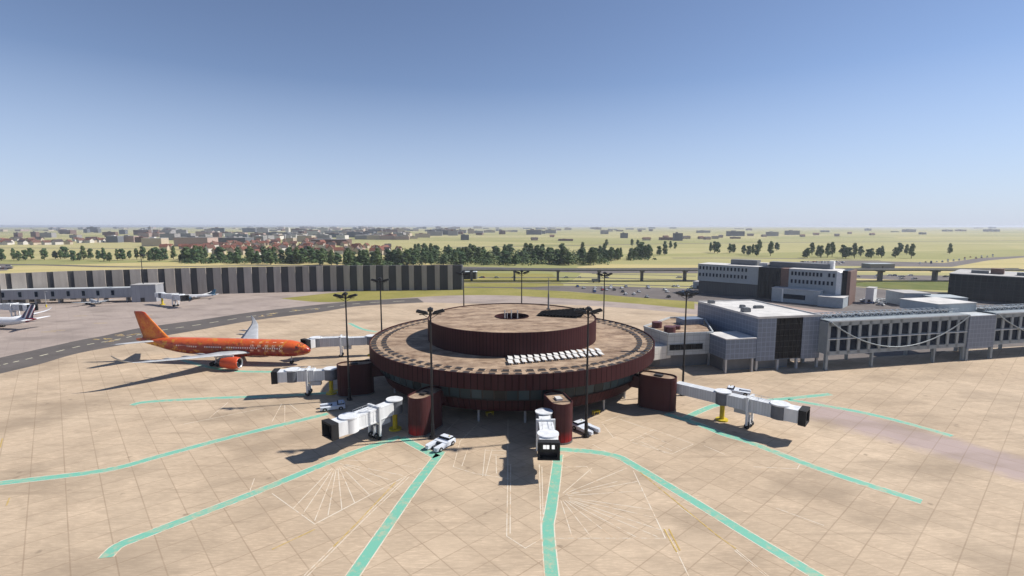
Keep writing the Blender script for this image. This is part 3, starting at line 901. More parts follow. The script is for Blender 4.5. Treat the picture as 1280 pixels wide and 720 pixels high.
# ------------------------------------------------------------------ pushback tugs
def build_tugs():
    def tug(label):
        e = empty('pushback_tug', (0, 0, 0), 0, label, 'aircraft tug', 'white pushback tugs parked round the terminal')
        b = MB()
        b.prism([(-3.4, -1.75), (-.3, -1.75), (-.3, 1.75), (-3.4, 1.75)], .4, 1.35)
        for q in (-1, 1):
            b.prism([(-.3, q * 1.75), (2.1, q * 1.75), (2.6, q * 1.5), (2.6, q * .75), (-.3, q * .68)], .36, 1.25)
        o = b.build('body', M['tug_white'], e); bevel(o, .12)
        b = MB(); b.box((.6, 0, .6), (1.8, 1.3, .3)); b.box((-.1, 0, .9), (.4, 1.3, .86)); b.build('cradle', M['tug_dark'], e)
        b = MB()
        b.prism([(-3.25, -1.45), (-1.3, -1.45), (-1.3, 1.45), (-3.25, 1.45)], 1.34, 1.5)
        b.prism([(-3.1, -1.3), (-1.75, -1.3), (-1.75, 1.3), (-3.1, 1.3)], 1.86, 1.95)
        cab = b.build('cab', M['tug_white'], e); bevel(cab, .05)
        b = MB(); b.prism([(-3.15, -1.36), (-1.45, -1.36), (-1.45, 1.36), (-3.15, 1.36)], 1.49, 1.87); b.build('cab_glass', M['dark_glass'], cab)
        b = MB(); b.tube((-2.5, .7, 1.95), (-2.5, .7, 2.14), .14, n=10); b.build('beacon', M['yellow'], cab)
        wm = MB(); wm.tube((0, -.24, 0), (0, .24, 0), .55, n=18); wm.tube((0, -.26, 0), (0, .26, 0), .25, n=10, mi=1)
        w0 = None
        for x in (-2.3, 1.5):
            for q in (-1.62, 1.62):
                if w0 is None: w0 = o = wm.build('wheel', [M['rubber'], M['steel']], e)
                else: o = w0.copy(); COL.objects.link(o); o.parent = e
                o.location = (x, q, .55)
        for q in (-1.15, 1.15):
            b = MB(); b.box((2.62, q, .9), (.08, .3, .2)); b.build('headlight', M['lit_pane'], e)
        return e
    spots = [((414, 511), R(200), 1.0, 'white pushback tug beside the left mast, cab towards the terminal'),
             ((549, 559), R(237), 1.0, 'white pushback tug on the teal line in front of the terminal'),
             ((734, 539), R(-52), 1.0, 'white pushback tug partly hidden behind the front right light mast'),
             ((925, 492), R(-30), 1.0, 'white pushback tug parked behind the right jet bridge')]
    src = None
    for q, rz, s, lab in spots:
        p = at(*q)
        if src is None: src = o = tug(lab)
        else: o = copy_tree(src)
        o.location = (p.x, p.y, 0); o.rotation_euler.z = rz; o.scale = (1, 1, .84); o['label'] = lab
    # yellow wheel chock stands by the columns
    for q, lab in (((745, 518), 'small yellow steel stand under the right rim of the terminal'), ((612, 519), 'low yellow steel stand in the shade under the front of the terminal'), ((419, 492), 'low yellow steel stand at the foot of the left boarding tower')):
        p = at(*q)
        e = empty('ground_stand', (p.x, p.y, 0), .5, lab, 'stand')
        b = MB(); b.box((0, 0, .85), (2.0, .9, .25)); b.build('top', M['yellow'], e)
        for x in (-.8, .8):
            for y in (-.35, .35):
                b = MB(); b.box((x, y, .37), (.14, .14, .74)); b.build('leg', M['yellow'], e)

# ------------------------------------------------------------------ aircraft
def livery(name, kind):
    t = NT(name); co = t.coord(); s = t.sep(co)
    x, y, z = s[0], s[1], s[2]
    ax = t.math('ABSOLUTE', y)
    if kind == 'orange':
        n = t.noise(co, .35, 5, .6)
        c = t.mix(t.ramp(n, .3, .7), (.56, .085, .022), (.66, .125, .03))
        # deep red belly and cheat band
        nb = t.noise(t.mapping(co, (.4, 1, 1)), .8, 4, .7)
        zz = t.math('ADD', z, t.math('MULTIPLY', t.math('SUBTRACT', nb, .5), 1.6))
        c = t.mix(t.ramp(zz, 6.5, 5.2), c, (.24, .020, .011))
        # painted scene: gold and dark clumps along the side, thick towards the tail
        v1 = t.noise(co, .55, 4, .7); v2 = t.noise(t.mapping(co, (1, 1, 1), (0, 0, 0), (9, 3, 1)), .8, 5, .75)
        tail = t.ramp(x, -34, -54)
        c = t.mix(t.math('MULTIPLY', t.ramp(v1, .54, .60), t.ramp(tail, 0, 1, .6, .95)), c, (.62, .30, .03))
        c = t.mix(t.math('MULTIPLY', t.ramp(v2, .54, .62), t.math('MULTIPLY', t.ramp(zz, 7.6, 6.6), .8)), c, (.16, .02, .014))
        c = t.mix(t.math('MULTIPLY', t.math('MULTIPLY', t.ramp(x, -49, -52.5), t.ramp(v1, .36, .56)), t.ramp(zz, 6.8, 6.0)), c, (.70, .42, .05))
        # pale small figures in two rows on the forward side
        gx = t.math('FRACT', t.math('ADD', t.math('DIVIDE', x, 2.45), 100.)); gz = t.math('FRACT', t.math('ADD', t.math('DIVIDE', z, 1.5), 10.37))
        fig = t.math('MULTIPLY', t.math('MULTIPLY', t.ramp(gx, .22, .26), t.ramp(gx, .72, .68)), t.math('MULTIPLY', t.ramp(gz, .2, .25), t.ramp(gz, .82, .77)))
        vd = t.vor(t.mapping(co, (1, 1, 1)), 3.1, 'F1')
        fig = t.math('MULTIPLY', fig, t.ramp(vd, .62, .5))
        reg = t.math('MULTIPLY', t.math('MULTIPLY', t.ramp(x, -20.2, -20.0), t.ramp(x, -7.4, -7.6)), t.math('MULTIPLY', t.ramp(z, 4.5, 4.55), t.ramp(z, 7.5, 7.45)))
        reg = t.math('MULTIPLY', reg, t.ramp(ax, 1.2, 1.4))
        c = t.mix(t.math('MULTIPLY', fig, reg), c, (.80, .52, .36))
        return t.done(c, .3, 0, .45)
    if kind == 'orange_fin':
        v1 = t.noise(co, .5, 5, .7); v2 = t.noise(t.mapping(co, (1, 1, 1), (0, 0, 0), (4, 8, 1)), .9, 5, .75)
        c = t.mix(t.ramp(v1, .38, .62), (.56, .085, .02), (.68, .24, .03))
        c = t.mix(t.ramp(v2, .6, .7), c, (.34, .05, .012))
        c = t.mix(t.math('MULTIPLY', t.ramp(v2, .40, .32), .7), c, (.80, .55, .12))
        c = t.mix(t.ramp(z, 12.5, 16.8), c, (.45, .05, .014))
        return t.done(c, .35, 0, .4)
    if kind == 'stripe_fin':
        u = t.math('ADD', t.math('MULTIPLY', z, .55), x)
        f = t.math('FRACT', t.math('ADD', t.math('DIVIDE', u, 3.1), 50.))
        c = t.mix(t.ramp(f, .30, .36), (.70, .70, .71), (.022, .03, .09))
        c = t.mix(t.math('MULTIPLY', t.ramp(f, .84, .88), 1.0), c, (.30, .02, .035))
        return t.done(c, .35, 0, .4)
    if kind == 'blue_fin':
        n = t.noise(co, .6, 3)
        return t.done(t.mix(t.ramp(n, .3, .7), (.03, .10, .17), (.05, .14, .22)), .35, 0, .4)

def aircraft(name, loc, rz, label, sc, body, fin, nac, tailcone=None, windows=True, wing=None, seg=26, grp=None):
    e = empty(name, loc, rz, label, 'airplane', grp, sc)
    wing = wing or M['ac_white']
    ZC = 5.15
    st = [(0, .06, -.62), (.15, .5, -.6), (.5, .88, -.56), (1.1, 1.28, -.48), (2.0, 1.7, -.36), (3.2, 2.1, -.2), (4.8, 2.45, -.08), (6.6, 2.7, -.01), (9, 2.8, 0), (11, 2.82, 0), (20, 2.82, 0), (30, 2.82, 0),
          (38, 2.82, 0), (42, 2.76, .05), (46, 2.52, .26), (50, 2.08, .62), (54, 1.5, 1.06), (57.5, .98, 1.42), (60, .56, 1.7), (61.2, .3, 1.84), (61.6, .05, 1.9)]
    rings = []
    for x, r, zc in st:
        rings.append([(-x, r * math.sin(2 * PI * i / seg), ZC + zc - r * math.cos(2 * PI * i / seg)) for i in range(seg)])
    b = MB(); b.loft(rings)
    if tailcone:
        for i, f in enumerate(b.f):
            xs = sum(b.v[j][0] for j in f) / len(f)
            zs = sum(b.v[j][2] for j in f) / len(f)
            if xs < -53: b.m[i] = 1
    fu = fix_normals(b.build('fuselage', [body, tailcone or body], e))
    # belly fairing
    b = MB(); rr = []
    for x, k in ((17.5, .1), (19.5, .75), (23, 1), (29, 1), (33, .8), (36, .1)):
        rr.append([(-x, 2.95 * k * math.sin(2 * PI * i / 16), ZC - 1.55 - 1.62 * k * math.cos(2 * PI * i / 16)) for i in range(16)])
    b.loft(rr); fix_normals(b.build('belly_fairing', body, e))
    # cockpit glass
    b = MB()
    for q in (-1, 1):
        for a0, a1 in ((4, 30), (33, 58), (61, 80)):
            vs = []
            for (xx, zoff) in ((2.45, 0), (3.55, 0)):
                pass
            def on(x, ang):
                for k in range(len(st) - 1):
                    if st[k][0] <= x <= st[k + 1][0]:
                        f = (x - st[k][0]) / (st[k + 1][0] - st[k][0]); r = st[k][1] + f * (st[k + 1][1] - st[k][1]); zc = st[k][2] + f * (st[k + 1][2] - st[k][2])
                        r += .03
                        return (-x, q * r * math.sin(R(ang)), ZC + zc + r * math.cos(R(ang)))
            lo = 2.0 + (a0 / 60.) * .9; hi = 3.3 + (a0 / 60.) * .7
            b.add([on(lo, a0), on(lo, a1), on(hi, a1 * .86), on(hi, a0 * .86)], [(0, 1, 2, 3)])
    b.build('cockpit_window', M['ac_dark'], fu)
    def foil(chord, th):
        up = [(0, 0), (.03, .5), (.12, .85), (.3, 1), (.55, .8), (.8, .4), (1, .05)]
        pts = [(x, th * z) for x, z in up] + [(x, -th * .55 * z) for x, z in reversed(up[1:-1])]
        return [(x * chord, z) for x, z in pts]
    def surf(nm, secs, side, m, parent=e):
        """secs: (y, x of leading edge behind the nose, chord, z, thickness)"""
        b = MB(); rr = []
        for y, xl, ch, z, th in secs:
            rr.append([(-(xl + a), side * y, z + c) for a, c in foil(ch, th)])
        b.loft(rr)
        return fix_normals(b.build(nm, m, parent))
    for q in (1, -1):
        w = surf('wing', [(1.5, 18.6, 12.4, ZC - 1.35, .75), (4, 20.3, 10.6, ZC - 1.1, .62), (10, 24.2, 7.5, ZC - .45, .42), (20, 30.4, 4.9, ZC + .75, .26), (27, 34.7, 3.1, ZC + 1.75, .16),
                           (29, 36.2, 2.4, ZC + 2.2, .12), (30.4, 37.7, 1.7, ZC + 2.95, .09), (31.2, 39.0, 1.1, ZC + 3.9, .06), (31.6, 40.1, .5, ZC + 4.7, .04)], q, wing)
        # flap track fairings
        for yy in (7.5, 12.5, 17.5, 22):
            xl = 18.9 + .62 * yy + (7.2 if yy < 10 else 5.4 - (yy - 10) * .22)
            zz = ZC - 1.25 + .105 * yy
            b = MB(); rr = []
            for x, k in ((0, .05), (.8, .8), (2.2, 1), (4.2, .05)):
                rr.append([(-(xl + x), q * yy + .22 * k * math.sin(2 * PI * i / 8), zz - .3 - .34 * k * math.cos(2 * PI * i / 8)) for i in range(8)])
            b.loft(rr); fix_normals(b.build('flap_fairing', M['ac_grey'], w))
        surf('horizontal_stabiliser', [(.6, 53.2, 6.0, ZC + 1.35, .4), (5, 56.4, 4.2, ZC + 1.75, .26), (9.6, 59.8, 2.2, ZC + 2.15, .14)], q, wing)
        # engine
        cy, xe, ze = q * 9.3, 18.4, ZC - 2.75
        rr = []
        for x, r in ((0.35, 1.30), (.08, 1.48), (0, 1.6), (.3, 1.78), (1.6, 1.95), (3.6, 1.92), (5.4, 1.55), (5.9, 1.42)):
            rr.append([(-(xe + x), cy + r * math.sin(2 * PI * i / 22), ze - r * math.cos(2 * PI * i / 22)) for i in range(22)])
        b = MB(); b.loft(rr, cap=False)
        for i in range(len(b.f)):
            if i < 44: b.m[i] = 1
        eng = fix_normals(b.build('engine', [nac, M['metal']], e))
        b = MB(); rr = []
        for x, r in ((.3, 1.32), (1.3, 1.36)):
            rr.append([(-(xe + x), cy + r * math.sin(2 * PI * i / 22), ze - r * math.cos(2 * PI * i / 22)) for i in range(22)])
        b.loft(rr, cap=False)
        for k in range(18):
            a = 2 * PI * k / 18
            p = lambda r, aa, dx: (-(xe + 1.1 + dx), cy + r * math.sin(aa), ze + r * math.cos(aa))
            b.add([p(.3, a, .0), p(1.33, a - .02, 0), p(1.33, a + .28, .22), p(.3, a + .3, .2)], [(0, 1, 2, 3)])
        b.build('fan', M['fan'], eng)
        b = MB(); b.tube((-(xe + .75), cy, ze), (-(xe + 1.3), cy, ze), .05, .38, 14); b.build('spinner', M['ac_grey'], eng)
        b = MB(); b.tube((-(xe + 5.0), cy, ze), (-(xe + 7.4), cy, ze), .95, .35, 16); b.build('exhaust_cone', M['fan'], eng)
        b = MB(); b.prism([(-(xe + 2.0), cy - .18), (-(xe + 2.0), cy + .18), (-(xe + 8.4), cy + .18), (-(xe + 8.4), cy - .18)], ze + 1.55, ze + 2.35); b.build('pylon', wing, eng)
        # main gear
        g = MB(); g.tube((-29.5, q * 5.2, 1.0), (-29.5, q * 4.6, ZC - 1.2), .22, n=10); g.box((-29.5, q * 5.25, .95), (2.4, .3, .3))
        gear = g.build('main_gear', M['ac_grey'], e)
        for dx in (-1.0, 1.0):
            for dy in (-.55, .55):
                wmb = MB(); wmb.tube((-29.5 + dx, q * 5.25 + dy - .22, .7), (-29.5 + dx, q * 5.25 + dy + .22, .7), .7, n=16); wmb.build('wheel', M['rubber'], gear)
    g = MB(); g.tube((-6.6, 0, .6), (-6.6, 0, ZC - 2.4), .16, n=10); g.box((-6.6, 0, 1.6), (.5, .3, .6))
    gear = g.build('nose_gear', M['ac_grey'], e)
    for dy in (-.36, .36):
        wmb = MB(); wmb.tube((-6.6, dy - .16, .52), (-6.6, dy + .16, .52), .52, n=16); wmb.build('wheel', M['rubber'], gear)
    # fin: sections stacked upwards
    b = MB(); rr = []
    for z, xl, ch, th in ((ZC + 1.6, 47.2, 12.4, .5), (ZC + 2.9, 49.6, 9.3, .45), (ZC + 7, 53.6, 6.6, .32), (ZC + 11.1, 57.4, 4.0, .2), (ZC + 11.4, 58.4, 2.8, .1)):
        rr.append([(-(xl + a), c, z) for a, c in [(0, 0)] + [(x * ch, th * k) for x, k in ((.05, .6), (.2, 1), (.5, .85), (.8, .35))] + [(ch, 0)] + [(x * ch, -th * k) for x, k in ((.8, .35), (.5, .85), (.2, 1), (.05, .6))]])
    b.loft(rr); fix_normals(b.build('tail_fin', fin, e))
    # doors and cabin windows
    for x in (5.6, 15.5, 36.5, 46.2):
        r, zc = (2.5, -.05) if x < 6 else ((2.82, 0) if x < 40 else (2.5, .25))
        for q in (1, -1):
            b = MB(); rr = []
            a0, a1 = R(72), R(112)
            for k in range(5):
                a = a0 + (a1 - a0) * k / 4
                rr.append(((r + .02) * q * math.sin(a), ZC + zc + (r + .02) * math.cos(a)))
            vs = [(-x + s, y, z) for s in (-.5, .5) for y, z in rr]
            b.add(vs, [(k, k + 1, k + 6, k + 5) for k in range(4)])
            b.build('door', body, fu)
    if windows:
        wm = MB(); wm.box((0, 0, 0), (.30, .05, .44))
        w0 = None
        for q in (1, -1):
            x = 9.0
            while x < 45.5:
                skip = any(abs(x - d) < 1.0 for d in (15.5, 36.5, 28.2)) or (x < 20 and q == -1 and False)
                if not skip:
                    r, zc = (2.82, 0) if x < 39 else (2.82 - (x - 39) * .045, (x - 39) * .04)
                    zz = .42
                    if w0 is None: w0 = o = wm.build('cabin_window', M['ac_window'], e)
                    else: o = w0.copy(); COL.objects.link(o); o.parent = e
                    o.location = (-x, q * (math.sqrt(r * r - zz * zz) + .005), ZC + zc + zz)
                    o.rotation_euler.x = -q * math.asin(zz / r) * -1
                x += .78
    return e

def build_aircraft():
    M['liv'] = livery('orange_painted_livery', 'orange'); M['liv_fin'] = livery('orange_gold_fin', 'orange_fin')
    M['wing_grey'] = plain('pale_grey_wing', (.38, .39, .40), .5, var=.18, scale=.3); M['fin_stripe'] = livery('navy_red_striped_fin', 'stripe_fin'); M['fin_blue'] = livery('deep_blue_fin', 'blue_fin')
    M['maroon_tail'] = plain('dark_red_tailcone', (.22, .015, .03), .35)
    nose = at(388, 438.5, 4.55); tail = at(180, 424.5, 7.0)
    d = nose - tail
    s = 61.6 / 61.6
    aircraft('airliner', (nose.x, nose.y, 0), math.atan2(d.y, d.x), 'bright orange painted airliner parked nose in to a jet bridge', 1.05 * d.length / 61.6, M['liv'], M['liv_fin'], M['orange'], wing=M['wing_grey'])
    p = at(46, 397, 5.2)
    sc = .66
    rz = R(176)
    aircraft('airliner', (p.x + 61.6 * sc * math.cos(rz), p.y + 61.6 * sc * math.sin(rz), 0), rz, 'white airliner with navy and red striped tail cut by the left picture edge', sc,
             M['ac_white'], M['fin_stripe'], M['ac_white'], M['maroon_tail'], windows=True)
    # two small jets near the striped wall
    p = at(112, 379.5)
    aircraft('small_airliner', (p.x - 2, p.y + 3, 0), R(140), 'small grey jet parked in front of the long grey pier', .36, M['ac_grey'], M['ac_grey'], M['ac_grey'], windows=False, wing=M['ac_grey'], seg=16)
    p = at(236, 373)
    aircraft('small_airliner', (p.x - 4, p.y - 3, 0), R(187), 'small white jet with deep blue tail parked at the foot of the striped wall', .36, M['ac_white'], M['fin_blue'], M['fin_blue'], M['fin_blue'], windows=False, wing=M['ac_white'], seg=16)
# ------------------------------------------------------------------ buildings right of the terminal
def window_set(parent, name, spots, w, h, mat, depth=.16, axis='x', frame=None):
    """one pane per window; spots are local centres on a wall that faces -y; frames are sub-parts"""
    b = MB(); b.box((0, -.02, 0), (w, depth, h))
    src = None
    fb = MB()
    t = .14
    for c, s in (((0, -.06, h / 2 + t / 2), (w + 2 * t, .26, t)), ((0, -.06, -h / 2 - t / 2), (w + 2 * t, .26, t)), ((-w / 2 - t / 2, -.06, 0), (t, .26, h)), ((w / 2 + t / 2, -.06, 0), (t, .26, h))):
        fb.box(c, s)
    for p in spots:
        if src is None:
            src = o = b.build(name, mat, parent)
            if frame: fb.build('frame', frame, o)
        else:
            o = copy_tree(src, parent)
        o.location = p

def build_hall():
    rz = math.atan2(.19, .98)
    e = empty('terminal_hall', (77.6, 158.8, 0), rz, 'blue-grey panelled hall with white roof and tall dark glazed opening', 'airport building')
    W, D, z0, z1 = 23.0, 35.0, 3.2, 17.3
    b = MB(); b.prism([(0, .6), (W, .6), (W, D), (0, D)], z0, z1 - .5)
    b.box((3.3, .3, (z0 + z1 - .5) / 2), (6.6, .6, z1 - .5 - z0)); b.box((W - 3.4, .3, (z0 + z1 - .5) / 2), (6.8, .6, z1 - .5 - z0))
    b.build('wall', M['blue_panel'], e)
    b = MB(); b.box((6.6 + 4.8, .42, (z0 + .3 + z1 - .5) / 2), (9.56, .3, z1 - .8 - z0)); gl = b.build('glazing', M['dark_glass'], e)
    b = MB()
    for k in range(7): b.box((6.7 + 9.4 * k / 6, .2, (z0 + .3 + z1 - .5) / 2), (.12, .14, z1 - .9 - z0))
    for k in range(8): b.box((6.6 + 4.8, .22, z0 + .5 + 12.9 * k / 7), (9.3, .1, .1))
    b.build('mullion_grid', M['dark_steel'], gl)
    b = MB()
    b.prism([(0, 0), (W, 0), (W, D), (0, D)], z1 - .48, z1 - .2)
    for c, s in (((W / 2, .15, z1), (W, .3, .4)), ((W / 2, D - .15, z1), (W, .3, .4)), ((.15, D / 2, z1), (.3, D - .6, .4)), ((W - .15, D / 2, z1), (.3, D - .6, .4))): b.box(c, s)
    b.build('roof', M['roof_white'], e)
    for q, s in (((932, 389), (2.6, 2.0, 1.3)), ((948, 384.5), (3.2, 1.6, .8)), ((928, 384), (1.6, 1.4, .9)), ((889, 378.5), (2.2, 1.6, 1.0))):
        p = at(*q, z1) - Vector((77.6, 158.8, 0)); p.rotate(Matrix.Rotation(-rz, 3, 'Z'))
        b = MB(); b.box((p.x, p.y, z1 - .2 + s[2] / 2), s); b.box((p.x, p.y, z1 - .1 + s[2]), (s[0] * .8, s[1] * .8, .2)); b.build('roof_unit', M['plant_box'], e)
    for x, y in ((.4, .5), (8, .5), (15, .5), (W - .4, .5), (W - .4, 12), (W - .4, 24), (.4, 14), (.4, 28), (11, 17)):
        b = MB(); b.box((x, y, z0 / 2), (.7, .7, z0)); b.build('column', M['steel'], e)
    b = MB(); b.prism([(5, 8), (19, 8), (19, 30), (5, 30)], 0, z0 - .02); b.build('ground_storey', M['wall_dark'], e)
    # annex
    e = empty('hall_annex', (66.6, 155.9, 0), rz, 'low blue-grey box with pale roof in front of the glazed hall', 'airport building')
    W, D, z0, z1 = 10.6, 10.5, 4.4, 11.0
    b = MB(); b.prism([(0, 0), (W, 0), (W, D), (0, D)], z0, z1 - .3); b.build('wall', M['blue_panel'], e)
    b = MB(); b.prism([(1.2, 3), (W + 14, 3), (W + 14, D + 4), (1.2, D + 4)], 0, z0 - .05); b.build('ground_storey', M['plant_box'], e)
    b = MB(); b.prism([(-.05, -.05), (W, -.05), (W, D), (-.05, D)], z1 - .3, z1); b.build('roof', M['roof_white'], e)
    for x, y in ((.4, .4), (9.6, .4), (.4, 9.8)):
        b = MB(); b.box((x, y, z0 / 2), (.6, .6, z0)); b.build('column', M['steel'], e)
    # connector with brown roof
    e = empty('connector_building', (50.3, 162, 0), 0, 'pale clad connector with brown roof and dark window strip beside the round terminal', 'airport building')
    V = lambda pts: [(x, y) for x, y in pts]
    poly = V([(50.3, 162), (63.6, 164.4), (66, 165.2), (73.5, 194), (60, 192), (45.7, 174.5)])
    b = MB(); b.prism(poly, 4.2, 11.0, cap=False); b.build('wall', M['pale_panel'], e, world=True)
    b = MB(); b.prism([(48.4, 163.4), (65, 166.5), (72, 192), (60, 190), (42, 176), (42.2, 165)], 0, 4.2); b.build('ground_storey', M['plant_box'], e, world=True)
    b = MB(); b.sheet(poly, 10.9); b.sheet(list(reversed(poly)), 4.25); b.build('roof', M['roof'], e, world=True)
    n = len(poly); b = MB()
    for i in range(n):
        p, q = poly[i], poly[(i + 1) % n]
        b.bar((*p, 11.25), (*q, 11.25), .4, .6)
    b.build('parapet', M['pale_panel'], e, world=True)
    a = math.atan2(2.4, 13.3)
    d = Vector((math.cos(a), math.sin(a), 0))
    for k in range(6):
        c = Vector((50.3, 162, 0)) + d * (1.6 + 1.95 * k)
        b = MB(); b.box((c.x + .06 * d.y, c.y - .06, 6.85), (1.8, .3, 1.8), rz=a); b.build('window', M['dark_glass'], e, world=True)
    b = MB(); mid = Vector((50.3, 162, 0)) + d * 6.4
    b.box((mid.x, mid.y - .08, 5.85), (12.2, .34, .16), rz=a); b.box((mid.x, mid.y - .08, 7.85), (12.2, .34, .16), rz=a); b.build('window_sill', M['walk_frame'], e, world=True)
    for q, r, h in (((821, 409), 1.7, 2.0), ((837, 415), 1.9, 2.0), ((846, 411), 1.2, 1.2)):
        p = at(*q, 11); b = MB(); b.tube((p.x, p.y, 10.9), (p.x, p.y, 10.9 + h), r, n=18); b.build('roof_vent', M['maroon_plain'], e, world=True)
    p = at(862, 404, 11); b = MB(); b.box((p.x, p.y, 11.9), (8, 5, 2.0), rz=rz); b.build('roof_housing', M['blue_panel'], e, world=True)
    for x, y in ((47, 174), (66, 186)):
        b = MB(); b.box((x, y, 2.1), (.6, .6, 4.2)); b.build('column', M['steel'], e, world=True)
    b = MB(); b.bar((38.6, 159.6, 5.3), (50.5, 165.5, 5.3), 5.5, 4.2); b.build('link_corridor', M['link_panel'], e, world=True)

def walkway(org, rz, L, label, nwin, tie=True):
    e = empty('elevated_walkway', (org[0], org[1], 0), rz, label, 'footbridge', 'glazed walkway bridges')
    D, z0, z1 = 10.5, 4.85, 15.9
    b = MB()
    b.prism([(0, .35), (L, .35), (L, D), (0, D)], z0 + .3, z1 - .3)
    b.build('wall', M['walk_frame'], e)
    b = MB()
    b.box((L / 2, .15, z1 - .75), (L, .7, 1.5)); b.box((L / 2, .15, z0 + .6), (L, .7, 1.2)); b.box((L / 2, .12, 10.05), (L, .64, .42))
    pitch = L / nwin
    for k in range(nwin + 1):
        b.box((min(L - .3, max(.3, k * pitch)), .08, (z0 + z1) / 2), (1.05, .56, z1 - z0 - .6))
    b.build('facade_frame', M['walk_frame'], e)
    b = MB(); b.bar((0, -.35, z1 - .05), (L, -.35, z1 - .05), .4, .4); b.bar((0, -.3, 10.05), (L, -.3, 10.05), .22, .26); b.build('front_rail', M['walk_rail'], e)
    spots = [((k + .5) * pitch, .3, z) for z in (12.3, 8.0) for k in range(nwin)]
    window_set(e, 'window', spots, pitch - 1.1, 3.6, M['pane'], depth=.2)
    b = MB(); b.prism([(0, 0), (L, 0), (L, D), (0, D)], z1 - .02, z1 + .18); b.build('roof', M['walk_frame'], e)
    # service truss along the roof
    b = MB()
    y0, y1 = 3.2, 7.0
    n = int(L / 2.2)
    for y in (y0, y1):
        b.bar((0, y, z1 + 1.5), (L, y, z1 + 1.5), .16, .16); b.bar((0, y, z1 + .3), (L, y, z1 + .3), .14, .14)
        for k in range(n):
            x0, x1 = L * k / n, L * (k + 1) / n
            b.bar((x0, y, z1 + .3), ((x0 + x1) / 2, y, z1 + 1.5), .12, .12); b.bar(((x0 + x1) / 2, y, z1 + 1.5), (x1, y, z1 + .3), .12, .12)
    for k in range(n):
        b.bar((L * k / n, y0, z1 + 1.5), (L * (k + 1) / n, y1, z1 + 1.5), .12, .12)
    b.build('roof_truss', M['walk_rail'], e)
    b = MB(); r = random.Random(3)
    for k in range(int(L / 3)):
        b.box((1.5 + k * 3 + r.uniform(-.4, .4), 5.1, z1 + .5), (r.uniform(.8, 1.8), 2.4, .7))
    b.build('roof_duct', M['plant_box'], e)
    if tie:
        b = MB(); pts = []
        for k in range(25):
            u = k / 24
            pts.append((.2 + (L - .4) * u, -.75, z1 - .2 - 9.3 * (1 - abs(2 * u - 1) ** 2.0) * (1 if True else 0)))
        for k in range(24): b.tube(pts[k], pts[k + 1], .2, n=8)
        b.build('tie_bar', M['brace'], e)
    for x in (.3, L * .32, L * .77, L - .3):
        for y in (.4, D - .6):
            b = MB(); b.box((x, y, (z0 + .3) / 2), (.9 if x in (.3, L - .3) else .6, .9, z0 + .3)); b.build('column', M['walk_frame'], e)
    return e

def build_walkways():
    rz = math.atan2(12.6, 56.2)
    e1 = Vector((math.cos(rz), math.sin(rz), 0)); e2 = Vector((-math.sin(rz), math.cos(rz), 0))
    o = Vector((100.3, 159.6, 0))
    L = 56.5
    walkway(o, rz, L, 'long glazed grey walkway with a sagging tie bar right of the glazed hall', 14)
    q = o + e1 * (L + .1)
    t = empty('walkway_tower', q, rz, 'blue-grey panelled block between the two glazed walkways', 'airport building')
    b = MB(); b.prism([(0, -.6), (11.6, -.6), (11.6, 12), (0, 12)], 4.2, 15.3); b.build('wall', M['blue_panel'], t)
    b = MB(); b.prism([(-5.5, 6.0), (11.5, 6.0), (11.5, 20), (-5.5, 20)], 15.32, 18.6); b.build('roof_housing', M['grey_wall'], t)
    b = MB(); b.prism([(-5.7, 5.8), (11.7, 5.8), (11.7, 20.2), (-5.7, 20.2)], 18.6, 18.85); b.build('roof', M['roof_white'], t)
    b = MB(); b.prism([(0, -.62), (11.6, -.62), (11.6, 5.7), (0, 5.7)], 15.32, 15.55); b.build('parapet_deck', M['walk_rail'], t)
    for x in (.4, 11.2):
        for y in (-.1, 11):
            b = MB(); b.box((x, y, 2.1), (.9, .9, 4.2)); b.build('column', M['walk_frame'], t)
    walkway(q + e1 * 11.7, rz, 60, 'glazed grey walkway cut by the right picture edge', 15)

